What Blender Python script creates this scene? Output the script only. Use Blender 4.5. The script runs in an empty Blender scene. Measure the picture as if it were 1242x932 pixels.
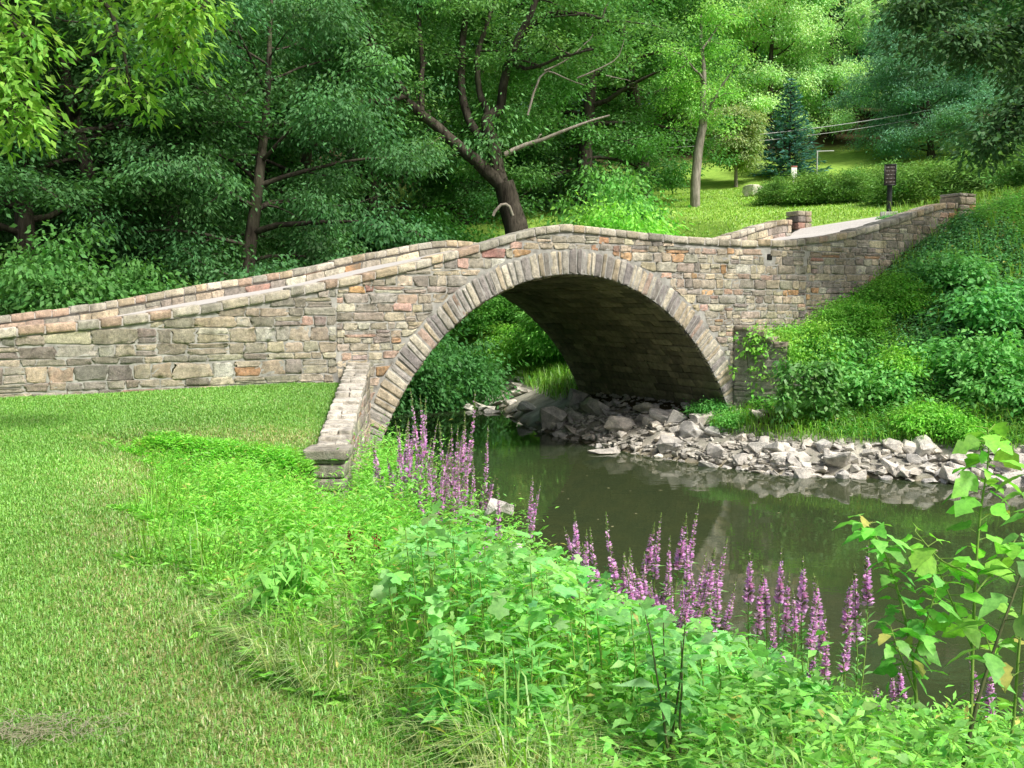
import bpy, math
import numpy as np
from mathutils import Vector

R = np.random.default_rng(11)
sc = bpy.context.scene
col = sc.collection
D2R = math.radians

# ------------------------------------------------------------------ camera
F_PX, PITCH, EYE = 1220.0, D2R(4.52), 2.9
cam_d = bpy.data.cameras.new("camera")
cam = bpy.data.objects.new("camera", cam_d)
col.objects.link(cam)
cam.location = (0, 0, EYE)
cam.rotation_euler = (math.pi / 2 - PITCH, 0, 0)
cam_d.sensor_width = 36.0
cam_d.lens = 36.0 * F_PX / 1242.0
cam_d.clip_start = 0.05
cam_d.clip_end = 1000
sc.camera = cam


def at(px, py, Y):
    """world point seen at photo pixel (px,py) at distance Y in front of the camera"""
    x = (px - 621) / F_PX
    y = (466 - py) / F_PX
    dy = math.cos(PITCH) + y * math.sin(PITCH)
    dz = -math.sin(PITCH) + y * math.cos(PITCH)
    s = Y / dy
    return np.array([x * s, Y, EYE + dz * s])


# ------------------------------------------------------------------ world and sun
SUN_AZ = math.atan2(0.76, -0.65)      # from +Y towards +X
SUN_EL = D2R(52)
w = bpy.data.worlds.new("World")
sc.world = w
w.use_nodes = True
nt = w.node_tree
sky = nt.nodes.new("ShaderNodeTexSky")
sky.sky_type = 'NISHITA'
sky.sun_disc = False
sky.sun_elevation = SUN_EL
sky.sun_rotation = SUN_AZ
sky.dust_density = 6.0
sky.air_density = 1.0
sky.ozone_density = 0.6
bg = nt.nodes["Background"]
bg.inputs[1].default_value = 0.15
nt.links.new(sky.outputs[0], bg.inputs[0])
sun_d = bpy.data.lights.new("sun", 'SUN')
sun_d.energy = 4.8
sun_d.angle = D2R(9.0)
sun_d.color = (1.0, 0.97, 0.91)
sun = bpy.data.objects.new("sun", sun_d)
col.objects.link(sun)
sdir = Vector((math.sin(SUN_AZ) * math.cos(SUN_EL), math.cos(SUN_AZ) * math.cos(SUN_EL), math.sin(SUN_EL)))
sun.rotation_euler = sdir.to_track_quat('Z', 'Y').to_euler()
sun.location = (20, -10, 30)
sc.view_settings.view_transform = 'Standard'
sc.view_settings.look = 'None'
sc.view_settings.exposure = 0
sc.cycles.max_bounces = 7
sc.cycles.diffuse_bounces = 4
sc.cycles.glossy_bounces = 3
sc.cycles.transmission_bounces = 4
sc.cycles.transparent_max_bounces = 8
sc.cycles.caustics_reflective = False
sc.cycles.caustics_refractive = False


# ------------------------------------------------------------------ helpers
def tag(o, label=None, cat=None, group=None, kind=None):
    if label: o["label"] = label
    if cat: o["category"] = cat
    if group: o["group"] = group
    if kind: o["kind"] = kind
    return o


def empty(name, loc=(0, 0, 0), rz=0.0):
    o = bpy.data.objects.new(name, None)
    o.location = loc
    o.rotation_euler = (0, 0, rz)
    o.empty_display_size = 0.3
    col.objects.link(o)
    return o


def copy_tree(o, parent=None):
    c = o.copy()
    col.objects.link(c)
    c.parent = parent
    for ch in list(o.children):
        copy_tree(ch, c)
    return c


def mesh(name, V, F, mat=None, parent=None, tint=None, smooth=False, dom='FACE'):
    """V (n,3); F one (m,k) array or a list of such arrays; tint per-face albedo (m,3)"""
    V = np.asarray(V, np.float32)
    Fs = F if isinstance(F, list) else [F]
    Fs = [np.asarray(f, np.int32) for f in Fs if len(f)]
    me = bpy.data.meshes.new(name)
    me.vertices.add(len(V))
    me.vertices.foreach_set("co", V.ravel())
    loops = np.concatenate([f.ravel() for f in Fs])
    sizes = np.concatenate([np.full(len(f), f.shape[1], np.int32) for f in Fs])
    starts = np.concatenate([[0], np.cumsum(sizes)[:-1]]).astype(np.int32)
    me.loops.add(len(loops))
    me.loops.foreach_set("vertex_index", loops)
    me.polygons.add(len(sizes))
    me.polygons.foreach_set("loop_start", starts)
    if smooth:
        me.polygons.foreach_set("use_smooth", np.ones(len(sizes), bool))
    me.update(calc_edges=True)
    if tint is not None:
        a = me.attributes.new("tint", 'FLOAT_COLOR', dom)
        c = np.ones((len(V) if dom == 'POINT' else len(sizes), 4), np.float32)
        c[:, :3] = tint
        a.data.foreach_set("color", c.ravel())
    if mat: me.materials.append(mat)
    o = bpy.data.objects.new(name, me)
    col.objects.link(o)
    if parent is not None: o.parent = parent
    return o


class Acc:
    """accumulates pieces of one mesh"""
    def __init__(s):
        s.V, s.F3, s.F4, s.T3, s.T4, s.n = [], [], [], [], [], 0
    def add(s, V, F, tint=None):
        V = np.asarray(V, np.float32); F = np.asarray(F, np.int64)
        if len(V) == 0 or len(F) == 0: return
        t = np.ones((len(F), 3), np.float32) if tint is None else np.broadcast_to(np.asarray(tint, np.float32), (len(F), 3))
        if F.shape[1] == 3: s.F3.append(F + s.n); s.T3.append(t)
        else: s.F4.append(F + s.n); s.T4.append(t)
        s.V.append(V); s.n += len(V)
    def build(s, name, mat, parent=None, smooth=False):
        Fs, Ts = [], []
        if s.F3: Fs.append(np.concatenate(s.F3)); Ts.append(np.concatenate(s.T3))
        if s.F4: Fs.append(np.concatenate(s.F4)); Ts.append(np.concatenate(s.T4))
        return mesh(name, np.concatenate(s.V), Fs, mat, parent, np.concatenate(Ts), smooth)


def nrm(v):
    return v / np.maximum(np.linalg.norm(v, axis=-1, keepdims=True), 1e-9)


def sstep(x):
    x = np.clip(x, 0, 1)
    return x * x * (3 - 2 * x)


# ------------------------------------------------------------------ materials
def mat_new(name):
    m = bpy.data.materials.new(name)
    m.use_nodes = True
    n = m.node_tree
    for x in list(n.nodes): n.nodes.remove(x)
    out = n.nodes.new("ShaderNodeOutputMaterial")
    return m, n, out


def N(n, typ, **kw):
    x = n.nodes.new(typ)
    for k, v in kw.items(): setattr(x, k, v)
    return x


def noise(n, scale, detail=4, rough=0.6, vec=None):
    x = N(n, "ShaderNodeTexNoise")
    x.inputs["Scale"].default_value = scale
    x.inputs["Detail"].default_value = detail
    x.inputs["Roughness"].default_value = rough
    if vec is not None: n.links.new(vec, x.inputs["Vector"])
    return x


def ramp(n, src, stops):
    r = N(n, "ShaderNodeValToRGB")
    while len(r.color_ramp.elements) < len(stops): r.color_ramp.elements.new(0.5)
    for e, (p, c) in zip(r.color_ramp.elements, stops):
        e.position = p; e.color = (*c, 1)
    n.links.new(src, r.inputs[0])
    return r.outputs[0]


def mixc(n, fac, a, b, blend='MIX'):
    x = N(n, "ShaderNodeMix", data_type='RGBA', blend_type=blend)
    for i, v in ((0, fac), (6, a), (7, b)):
        if isinstance(v, (int, float)): x.inputs[i].default_value = v
        elif isinstance(v, tuple): x.inputs[i].default_value = (*v, 1)
        else: n.links.new(v, x.inputs[i])
    return x.outputs[2]


def bump(n, h, strength, dist):
    b = N(n, "ShaderNodeBump")
    b.inputs["Strength"].default_value = strength
    b.inputs["Distance"].default_value = dist
    n.links.new(h, b.inputs["Height"])
    return b.outputs[0]


def geo_pos(n):
    return N(n, "ShaderNodeNewGeometry").outputs["Position"]


def leaf_mat(name, trans=0.4, gloss=0.05, tcol=(1.15, 1.12, 0.65), rough=0.45, objcol=True, mult=1.0):
    m, n, out = mat_new(name)
    a = N(n, "ShaderNodeAttribute", attribute_name="tint").outputs["Color"]
    if objcol:
        a = mixc(n, 1.0, a, N(n, "ShaderNodeObjectInfo").outputs["Color"], 'MULTIPLY')
    nz = noise(n, 45.0, 3, 0.7, geo_pos(n))
    a = mixc(n, 1.0, a, ramp(n, nz.outputs[0], [(0.32, (0.68, 0.74, 0.7)), (0.6, (1.12, 1.08, 1.05))]), 'MULTIPLY')
    if mult != 1.0: a = mixc(n, 1.0, a, (mult * .90, mult * .95, mult * 1.35), 'MULTIPLY')
    d = N(n, "ShaderNodeBsdfDiffuse"); n.links.new(a, d.inputs[0])
    t = N(n, "ShaderNodeBsdfTranslucent")
    n.links.new(mixc(n, 1.0, a, tcol, 'MULTIPLY'), t.inputs[0])
    s = N(n, "ShaderNodeMixShader"); s.inputs[0].default_value = trans
    n.links.new(d.outputs[0], s.inputs[1]); n.links.new(t.outputs[0], s.inputs[2])
    g = N(n, "ShaderNodeBsdfGlossy"); g.inputs["Roughness"].default_value = rough
    s2 = N(n, "ShaderNodeMixShader"); s2.inputs[0].default_value = gloss
    n.links.new(s.outputs[0], s2.inputs[1]); n.links.new(g.outputs[0], s2.inputs[2])
    n.links.new(s2.outputs[0], out.inputs[0])
    return m


def stone_mat(name, mult=(1, 1, 1), mott=18.0, bstr=0.5, rough=0.9, dirt=0.5, smear=0.4, streak=0.7):
    m, n, out = mat_new(name)
    p = geo_pos(n)
    a = N(n, "ShaderNodeAttribute", attribute_name="tint").outputs["Color"]
    a = mixc(n, 1.0, a, mult, 'MULTIPLY')
    n1 = noise(n, mott, 6, 0.65, p)
    n2 = noise(n, 2.2, 5, 0.7, p)
    n3 = noise(n, 70.0, 3, 0.7, p)
    a = mixc(n, 1.0, a, ramp(n, n1.outputs[0], [(0.28, (0.48, 0.47, 0.45)), (0.48, (0.95, 0.94, 0.92)), (0.72, (1.4, 1.36, 1.28))]), 'MULTIPLY')
    a = mixc(n, 1.0, a, ramp(n, n3.outputs[0], [(0.3, (0.66, 0.66, 0.66)), (0.7, (1.28, 1.28, 1.28))]), 'MULTIPLY')
    n4 = noise(n, 5.5, 6, 0.75, p)
    a = mixc(n, ramp(n, n4.outputs[0], [(0.55, (0, 0, 0)), (0.70, (smear, smear, smear))]), a, (0.42, 0.41, 0.375))
    mp = N(n, "ShaderNodeMapping"); mp.inputs["Scale"].default_value = (2.6, 2.6, 0.22)
    n.links.new(p, mp.inputs[0])
    n5 = noise(n, 1.0, 5, 0.65, mp.outputs[0])
    a = mixc(n, streak, a, ramp(n, n5.outputs[0], [(0.36, (0.45, 0.44, 0.40)), (0.52, (1, 1, 1)), (0.70, (1.12, 1.11, 1.08))]), 'MULTIPLY')
    # weathering: grey-green crust in broad patches
    f = ramp(n, n2.outputs[0], [(0.42, (0, 0, 0)), (0.68, (dirt, dirt, dirt))])
    a = mixc(n, f, a, (0.20, 0.195, 0.155))
    b = N(n, "ShaderNodeBsdfPrincipled")
    b.inputs["Roughness"].default_value = rough
    b.inputs["Specular IOR Level"].default_value = 0.25
    n.links.new(a, b.inputs["Base Color"])
    hs = N(n, "ShaderNodeMath", operation='ADD'); n.links.new(n1.outputs[0], hs.inputs[0]); n.links.new(n3.outputs[0], hs.inputs[1])
    n.links.new(bump(n, hs.outputs[0], bstr, 0.035), b.inputs["Normal"])
    n.links.new(b.outputs[0], out.inputs[0])
    return m


def plain_mat(name, c1, c2, scale, bstr=0.3, rough=0.9, bd=0.02, metallic=0.0):
    m, n, out = mat_new(name)
    p = geo_pos(n)
    n1 = noise(n, scale, 6, 0.65, p)
    b = N(n, "ShaderNodeBsdfPrincipled")
    b.inputs["Roughness"].default_value = rough
    b.inputs["Metallic"].default_value = metallic
    b.inputs["Specular IOR Level"].default_value = 0.3
    n.links.new(ramp(n, n1.outputs[0], [(0.3, c1), (0.7, c2)]), b.inputs["Base Color"])
    n.links.new(bump(n, n1.outputs[0], bstr, bd), b.inputs["Normal"])
    n.links.new(b.outputs[0], out.inputs[0])
    return m


def bark_mat(name, c1, c2):
    m, n, out = mat_new(name)
    tc = N(n, "ShaderNodeTexCoord")
    mp = N(n, "ShaderNodeMapping"); mp.inputs["Scale"].default_value = (9, 9, 1.6)
    n.links.new(tc.outputs["Object"], mp.inputs[0])
    n1 = noise(n, 1.0, 6, 0.7, mp.outputs[0])
    n2 = noise(n, 0.8, 3, 0.6, geo_pos(n))
    c = ramp(n, n1.outputs[0], [(0.35, c1), (0.65, c2)])
    c = mixc(n, ramp(n, n2.outputs[0], [(0.5, (0, 0, 0)), (0.75, (0.5, 0.5, 0.5))]), c, (0.07, 0.09, 0.04))
    b = N(n, "ShaderNodeBsdfPrincipled"); b.inputs["Roughness"].default_value = 0.95
    b.inputs["Specular IOR Level"].default_value = 0.1
    n.links.new(c, b.inputs["Base Color"])
    n.links.new(bump(n, n1.outputs[0], 0.8, 0.05), b.inputs["Normal"])
    n.links.new(b.outputs[0], out.inputs[0])
    return m


M_LEAF = leaf_mat("foliage", gloss=0.02, rough=0.6, mult=3.2)
M_LEAF2 = leaf_mat("herb foliage", trans=0.45, gloss=0.03, rough=0.5, tcol=(1.08, 1.12, 0.7), mult=2.75)
M_GRASS = leaf_mat("grass blades", trans=0.4, gloss=0.05, tcol=(1.1, 1.1, 0.6), rough=0.5, objcol=False)
M_NEEDLE = leaf_mat("needles", trans=0.25, gloss=0.015, mult=2.6)
M_PETAL = leaf_mat("petals", trans=0.4, gloss=0.0, tcol=(1.1, 1.0, 1.1), objcol=False)
M_STONE = stone_mat("rubble stone")
M_RING = stone_mat("arch ring stone", mott=14, dirt=0.35)
M_COPE = stone_mat("coping stone", mott=12, dirt=0.45)
M_WING = stone_mat("weathered wing stone", mult=(1, 1, 1), mott=10, bstr=0.8, dirt=0.4)
M_MORTAR = plain_mat("lime mortar", (0.20, 0.195, 0.175), (0.46, 0.455, 0.42), 7.0, 0.5, 0.95, 0.02)
M_CAP = plain_mat("mortar cap", (0.22, 0.21, 0.185), (0.48, 0.46, 0.42), 9.0, 0.6, 0.95, 0.03)
M_ROCK = stone_mat("limestone rock", mott=6, bstr=0.6, dirt=0.2, smear=0.2, streak=0.25)
M_BARK = bark_mat("bark", (0.028, 0.024, 0.018), (0.105, 0.092, 0.072))
M_BARKP = bark_mat("pale bark", (0.14, 0.125, 0.105), (0.40, 0.36, 0.31))
M_DEAD = bark_mat("dead wood", (0.20, 0.17, 0.14), (0.42, 0.38, 0.32))
M_STEM = plain_mat("green stem", (0.16, 0.28, 0.05), (0.24, 0.36, 0.08), 30, 0.1, 0.7)
M_STEMD = plain_mat("dark stem", (0.06, 0.08, 0.03), (0.12, 0.13, 0.055), 30, 0.1, 0.7)
M_DARKMETAL = plain_mat("dark painted metal", (0.010, 0.014, 0.013), (0.02, 0.026, 0.024), 20, 0.05, 0.5)
M_SIGN = plain_mat("brown sign face", (0.045, 0.035, 0.028), (0.075, 0.06, 0.05), 14, 0.05, 0.6)
M_LETTER = plain_mat("pale lettering", (0.16, 0.15, 0.135), (0.24, 0.225, 0.20), 60, 0.05, 0.6)
M_WHITE = plain_mat("white paint", (0.72, 0.72, 0.70), (0.82, 0.82, 0.80), 6, 0.05, 0.6)
M_RED = plain_mat("faded red paint", (0.30, 0.10, 0.08), (0.42, 0.16, 0.13), 8, 0.05, 0.6)
M_CONC = plain_mat("concrete", (0.34, 0.33, 0.31), (0.52, 0.51, 0.48), 9, 0.3, 0.95)
M_CABLE = plain_mat("grey cable", (0.30, 0.31, 0.32), (0.45, 0.46, 0.47), 5, 0.05, 0.6)
M_HOLE = plain_mat("dark drain hole", (0.006, 0.006, 0.005), (0.015, 0.014, 0.012), 20, 0.2, 0.95)
M_ROAD = plain_mat("pale gravel road", (0.42, 0.40, 0.37), (0.60, 0.58, 0.55), 22.0, 0.35, 0.95, 0.01)


def soffit_mat():
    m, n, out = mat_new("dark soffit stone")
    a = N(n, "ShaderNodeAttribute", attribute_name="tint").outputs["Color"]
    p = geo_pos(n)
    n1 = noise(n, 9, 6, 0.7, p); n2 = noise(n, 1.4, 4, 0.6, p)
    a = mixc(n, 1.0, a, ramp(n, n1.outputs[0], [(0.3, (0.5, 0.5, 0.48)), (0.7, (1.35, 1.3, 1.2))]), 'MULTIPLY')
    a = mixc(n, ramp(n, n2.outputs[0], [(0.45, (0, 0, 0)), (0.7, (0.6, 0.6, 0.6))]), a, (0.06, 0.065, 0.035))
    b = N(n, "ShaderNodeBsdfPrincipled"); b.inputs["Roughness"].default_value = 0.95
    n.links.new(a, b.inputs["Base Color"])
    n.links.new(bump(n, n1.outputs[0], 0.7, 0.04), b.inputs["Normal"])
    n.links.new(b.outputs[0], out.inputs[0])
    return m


M_SOFFIT = soffit_mat()


def ground_mat():
    m, n, out = mat_new("ground")
    a = N(n, "ShaderNodeAttribute", attribute_name="tint").outputs["Color"]
    p = geo_pos(n)
    n1 = noise(n, 3.0, 8, 0.7, p); n2 = noise(n, 40.0, 4, 0.7, p)
    a = mixc(n, 1.0, a, ramp(n, n1.outputs[0], [(0.3, (0.7, 0.74, 0.7)), (0.7, (1.3, 1.25, 1.2))]), 'MULTIPLY')
    a = mixc(n, 1.0, a, ramp(n, n2.outputs[0], [(0.3, (0.65, 0.65, 0.65)), (0.7, (1.3, 1.3, 1.3))]), 'MULTIPLY')
    b = N(n, "ShaderNodeBsdfPrincipled"); b.inputs["Roughness"].default_value = 1.0
    b.inputs["Specular IOR Level"].default_value = 0.1
    n.links.new(a, b.inputs["Base Color"])
    n.links.new(bump(n, n2.outputs[0], 0.5, 0.03), b.inputs["Normal"])
    n.links.new(b.outputs[0], out.inputs[0])
    return m


M_GROUND = ground_mat()


def water_mat():
    m, n, out = mat_new("creek water")
    p = geo_pos(n)
    mp = N(n, "ShaderNodeMapping"); mp.inputs["Scale"].default_value = (1.0, 1.8, 1.0)
    n.links.new(p, mp.inputs[0])
    n1 = noise(n, 2.2, 3, 0.5, mp.outputs[0]); n2 = noise(n, 0.35, 2, 0.5, p)
    hh = N(n, "ShaderNodeMath", operation='MULTIPLY')
    n.links.new(n1.outputs[0], hh.inputs[0])
    n.links.new(ramp(n, n2.outputs[0], [(0.35, (0.15, 0.15, 0.15)), (0.65, (1, 1, 1))]), hh.inputs[1])
    bp = bump(n, hh.outputs[0], 0.055, 0.05)
    tr = N(n, "ShaderNodeBsdfTransparent"); tr.inputs[0].default_value = (0.50, 0.50, 0.28, 1)
    df = N(n, "ShaderNodeBsdfDiffuse"); df.inputs[0].default_value = (0.066, 0.098, 0.044, 1)
    body = N(n, "ShaderNodeMixShader"); body.inputs[0].default_value = 0.5
    n.links.new(tr.outputs[0], body.inputs[1]); n.links.new(df.outputs[0], body.inputs[2])
    gl = N(n, "ShaderNodeBsdfGlossy"); gl.inputs["Roughness"].default_value = 0.02
    n.links.new(bp, gl.inputs["Normal"])
    fr = N(n, "ShaderNodeFresnel"); fr.inputs["IOR"].default_value = 1.42
    n.links.new(bp, fr.inputs["Normal"])
    s = N(n, "ShaderNodeMixShader")
    n.links.new(fr.outputs[0], s.inputs[0])
    n.links.new(body.outputs[0], s.inputs[1]); n.links.new(gl.outputs[0], s.inputs[2])
    n.links.new(s.outputs[0], out.inputs[0])
    return m


M_WATER = water_mat()

# ------------------------------------------------------------------ bridge frame (t along the bridge, n across, z up)
TH = D2R(28.1)
BX, BY, BW = 1.10, 18.13, 5.6
UT = np.array([math.cos(TH), math.sin(TH)])
UN = np.array([-math.sin(TH), math.cos(TH)])


def S(t, n, z):
    t = np.asarray(t, float); n = np.asarray(n, float); z = np.asarray(z, float)
    t, n, z = np.broadcast_arrays(t, n, z)
    return np.stack([BX + t * UT[0] + n * UN[0], BY + t * UT[1] + n * UN[1], z], -1)


def to_tn(X, Y):
    return (X - BX) * UT[0] + (Y - BY) * UT[1], (X - BX) * UN[0] + (Y - BY) * UN[1]


def facade(px, py):
    """photo pixel -> (t,z) on the near face of the bridge"""
    u = (px - 621) / F_PX
    # iterate: distance Y along ray so that n = 0
    Y = 18.0
    for _ in range(12):
        P = at(px, py, Y)
        _, n = to_tn(P[0], P[1])
        Y -= n * 1.0
    t, n = to_tn(P[0], P[1])
    return t, P[2]


cope_px = [(-120, 414), (0, 398), (137, 386), (240, 371), (343, 352), (412, 338), (493, 320), (547, 306), (620, 284), (655, 274.5), (690, 271),
           (740, 277), (793, 284), (846, 288.6), (899, 291), (960, 291), (1009, 286), (1057, 274), (1090, 263.6), (1124, 251.7), (1150, 244)]
_c = np.array([facade(*p) for p in cope_px])
_ct = np.linspace(_c[0, 0], _c[-1, 0], 90)
_cz = np.interp(_ct, _c[:, 0], _c[:, 1])
_k = np.array([1, 2, 3, 2, 1.]) / 9
_cz = np.convolve(np.pad(_cz, 2, mode='edge'), _k, 'valid')
T0, T1 = -19.0, 10.1


def zcope(t):
    t = np.asarray(t, float)
    z = np.interp(t, _ct, _cz)
    lo = _cz[0] + (t - _ct[0]) * 0.06
    return np.where(t < _ct[0], lo, z)


COPE_H, PAR_H, PAR_W = 0.135, 0.46, 0.40


far_px = [(-120, 400), (0, 383), (34, 379), (137, 365), (182, 356), (240, 346), (292, 338), (343, 330), (412, 314), (440, 308), (480, 300), (510, 293.5), (535, 291)]
_f = []
for _p in far_px:
    _Y = 20.0
    for _ in range(14):
        _P = at(_p[0], _p[1], _Y)
        _Y -= (to_tn(_P[0], _P[1])[1] - BW)
    _f.append((to_tn(_P[0], _P[1])[0], _P[2]))
_f = np.array(_f)
_fz = np.interp(_ct, _f[:, 0], _f[:, 1], left=_f[0, 1])
_fz = np.convolve(np.pad(_fz, 2, mode='edge'), _k, 'valid')
_wf = sstep((-_ct - 0.3) / 1.6)
_fz = _fz * _wf + _cz * (1 - _wf)


def zfar(t):
    """coping height on the far side; on the downhill approach it stands a little higher"""
    t = np.asarray(t, float)
    return np.where(t < _ct[0], _fz[0] + (t - _ct[0]) * 0.06, np.interp(t, _ct, _fz))


def zroad(t, n=0.0):
    a = sstep(np.asarray(n, float) / BW)
    lo = 1 - sstep((np.asarray(t) + 0.5) / 2.0)
    return (zcope(t) - 0.42 + 0.28 * lo) * (1 - a) + (zfar(t) - PAR_H + 0.16 * lo) * a


EA, EB, EZ, RING = 4.07, 4.88, -1.44, 0.43     # intrados half span, height, centre; ring depth

# ------------------------------------------------------------------ terrain
LEFT = np.array([(60, -30), (30, -12), (12, 0.2), (7, 3.1), (5, 4.7), (3.8, 5.7), (2.6, 6.6), (1.6, 7.5), (.6, 8.7), (-.3, 10.1), (-1.1, 12.5), (-1.75, 15.0),
                 (-2.25, 16.4), (-4.9, 21.3), (-7, 25), (-12, 28), (-25, 32), (-80, 40)], float)
RIGHT = np.array([(60, 5), (30, 10), (14, 15), (9.5, 15.7), (7.9, 16.05), (5.9, 16.75), (4.6, 17.05), (3.55, 18.1), (2.2, 19.8), (1.2, 21.8), (.46, 23.6), (-.2, 27.5),
                  (-.55, 30.6), (-1.5, 33.0), (-4, 35.0), (-12, 37.0), (-25, 40), (-80, 50)], float)
POLY = np.concatenate([LEFT, RIGHT[::-1]])


def pdist(X, Y, L):
    d = np.full(X.shape, 1e9)
    for a, b in zip(L[:-1], L[1:]):
        e = b - a
        s = np.clip(((X - a[0]) * e[0] + (Y - a[1]) * e[1]) / (e @ e), 0, 1)
        d = np.minimum(d, np.hypot(X - a[0] - s * e[0], Y - a[1] - s * e[1]))
    return d


def inside(X, Y, L):
    c = np.zeros(X.shape, bool)
    n = len(L)
    for i in range(n):
        a, b = L[i], L[(i + 1) % n]
        if a[1] == b[1]: continue
        k = ((a[1] > Y) != (b[1] > Y)) & (X < (b[0] - a[0]) * (Y - a[1]) / (b[1] - a[1]) + a[0])
        c ^= k
    return c


# wing wall on the near left: from the face of the bridge to its end pier
WA = S(-4.05, 0.0, 0)[:2]
WB = at(395, 560, 10.6)[:2]


def wing_x(Y):
    return WB[0] + (Y - WB[1]) / (WA[1] - WB[1]) * (WA[0] - WB[0])


def vnoise(X, Y, s, seed=0):
    """smooth value noise 0..1"""
    g = np.random.default_rng(seed).random((64, 64))
    x, y = X / s, Y / s
    xi, yi = np.floor(x).astype(int), np.floor(y).astype(int)
    fx, fy = sstep(x - xi), sstep(y - yi)
    a = g[xi % 64, yi % 64]; b = g[(xi + 1) % 64, yi % 64]; c = g[xi % 64, (yi + 1) % 64]; d = g[(xi + 1) % 64, (yi + 1) % 64]
    return (a * (1 - fx) + b * fx) * (1 - fy) + (c * (1 - fx) + d * fx) * fy


def plateau(X, Y):
    t, n = to_tn(X, Y)
    z = np.where(t < 10.7, zroad(np.clip(t, 4.0, 10.1)), 4.97 + 0.15 * (np.minimum(t, 45) - 10.7))
    z = z + 0.0875 * np.clip(n - 5.6, 0, 40) + 0.17 * np.clip(Y - 52, 0, 60)
    return z


def height(X, Y):
    X = np.asarray(X, float); Y = np.asarray(Y, float)
    dl, dr = pdist(X, Y, LEFT), pdist(X, Y, RIGHT)
    ins = inside(X, Y, POLY)
    t, n = to_tn(X, Y)
    # left bank and lawn
    lawn = np.clip(1.33 + 0.027 * (Y - 3.3), 1.0, 1.68) + 0.06 * np.clip(Y - 24, 0, 60) + 0.02 * np.clip(-X - 8, 0, 40)
    s = sstep(dl / 4.3) * 0.92 + 0.08 * np.clip(dl / 0.4, 0, 1)
    wl = sstep((wing_x(np.clip(Y, 10, 17)) - X + 0.05) / 0.3) * sstep((Y - 9.6) / 1.0) * (Y < 19)
    s = np.maximum(s, wl)
    s = np.where((Y > 10.6) & (Y < 16.6) & (X > wing_x(Y) + .2) & (dl < 4), np.clip(0.10 + 0.30 * dl, 0, .42), s)
    hl = lawn * s
    wt = 1.98 + (1.33 - 1.98) * np.clip((WA[1] - Y) / (WA[1] - WB[1]), 0, 1.3) - 0.10      # keep the lawn under the wing wall's cap
    hl = np.where((Y > 8.5) & (Y < 16.6), np.minimum(hl, wt + 0.22 * np.clip(wing_x(Y) - .3 - X, 0, 9) + 0.3 * np.clip(10.2 - Y, 0, 2)), hl)
    # right bank and hillside
    hr = 0.06 + 0.44 * np.minimum(dr, 1.7) + 0.86 * np.clip(dr - 2.2, 0, 99) + 0.25 * (vnoise(X, Y, 2.3, 3) - .5) * sstep(dr - 2.2)
    pl = plateau(X, Y)
    hr = np.minimum(hr, pl)
    h = np.where(dl < dr, hl, hr)
    h = np.where(ins, -np.minimum(0.03 + 0.22 * np.minimum(dl, dr), 0.75), h)
    # under and inside the bridge
    fp = (n > -0.25) & (n < BW + 0.25)
    h = np.where(fp & (t < 10.2), np.minimum(h, np.minimum(zroad(t), zroad(t, BW)) - 0.3), h)
    h = np.where(fp & (t > 0) & (t < 4.6), np.minimum(h, 0.1 + 0.42 * dr), h)
    h = np.where(fp & (t < 0) & (t > -4.6), np.minimum(h, 0.02 + 0.1 * dl), h)
    return h + 0.03 * (vnoise(X, Y, 0.9, 5) - .5) * (~ins)


def hz(x, y):
    return float(height(np.array([x]), np.array([y]))[0])


def ground_hit(px, py, y0=3.0, y1=90.0):
    Ys = np.linspace(y0, y1, 1200)
    P = np.array([at(px, py, Y) for Y in Ys])
    g = height(P[:, 0], P[:, 1])
    k = np.argmax(P[:, 2] < g)
    if P[k, 2] >= g[k]: k = len(Ys) - 1
    return P[k, 0], P[k, 1], float(g[k])


def axis(fine0, fine1, step, far0, far1, grow=1.18):
    a = list(np.arange(fine0, fine1 + 1e-6, step))
    s = step
    while a[-1] < far1: s = min(s * grow, 20); a.append(a[-1] + s)
    s = step; b = [fine0]
    while b[-1] > far0: s = min(s * grow, 20); b.append(b[-1] - s)
    return np.array(b[::-1][:-1] + a)


gx = axis(-13, 16, 0.19, -260, 260)
gy = axis(1.5, 38, 0.19, -40, 330)
GX, GY = np.meshgrid(gx, gy, indexing='xy')
GZ = height(GX, GY)
nx, ny = len(gx), len(gy)
ii = np.arange(nx * ny).reshape(ny, nx)
GF = np.stack([ii[:-1, :-1], ii[:-1, 1:], ii[1:, 1:], ii[1:, :-1]], -1).reshape(-1, 4)
CX = (GX[:-1, :-1] + GX[1:, 1:]) / 2; CY = (GY[:-1, :-1] + GY[1:, 1:]) / 2

# mown edge of the lawn, measured on the ground
EDGE = np.array([ground_hit(*p)[:2] for p in [(205, 545), (205, 610), (215, 680), (255, 740), (300, 795), (370, 835), (440, 872), (520, 925)]])
EDGE = np.concatenate([[(wing_x(WB[1] + .7) - .2, WB[1] + .7), (WB[0] - 0.75, WB[1] + .15)], EDGE, [(0.7, 2.2), (2.6, 0.6)]])


def lawn_side(X, Y):
    """signed distance to the mown edge, positive on the mown lawn"""
    d = pdist(X, Y, EDGE)
    ye = np.interp(-X, -EDGE[::-1, 0][::-1], EDGE[:, 1]) if False else None
    L = np.concatenate([EDGE, [(6, -6), (-60, -6), (-60, WB[1] + 7.0), (wing_x(WB[1] + 5), WB[1] + 5)]])
    return np.where(inside(X, Y, L), d, -d)


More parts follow.
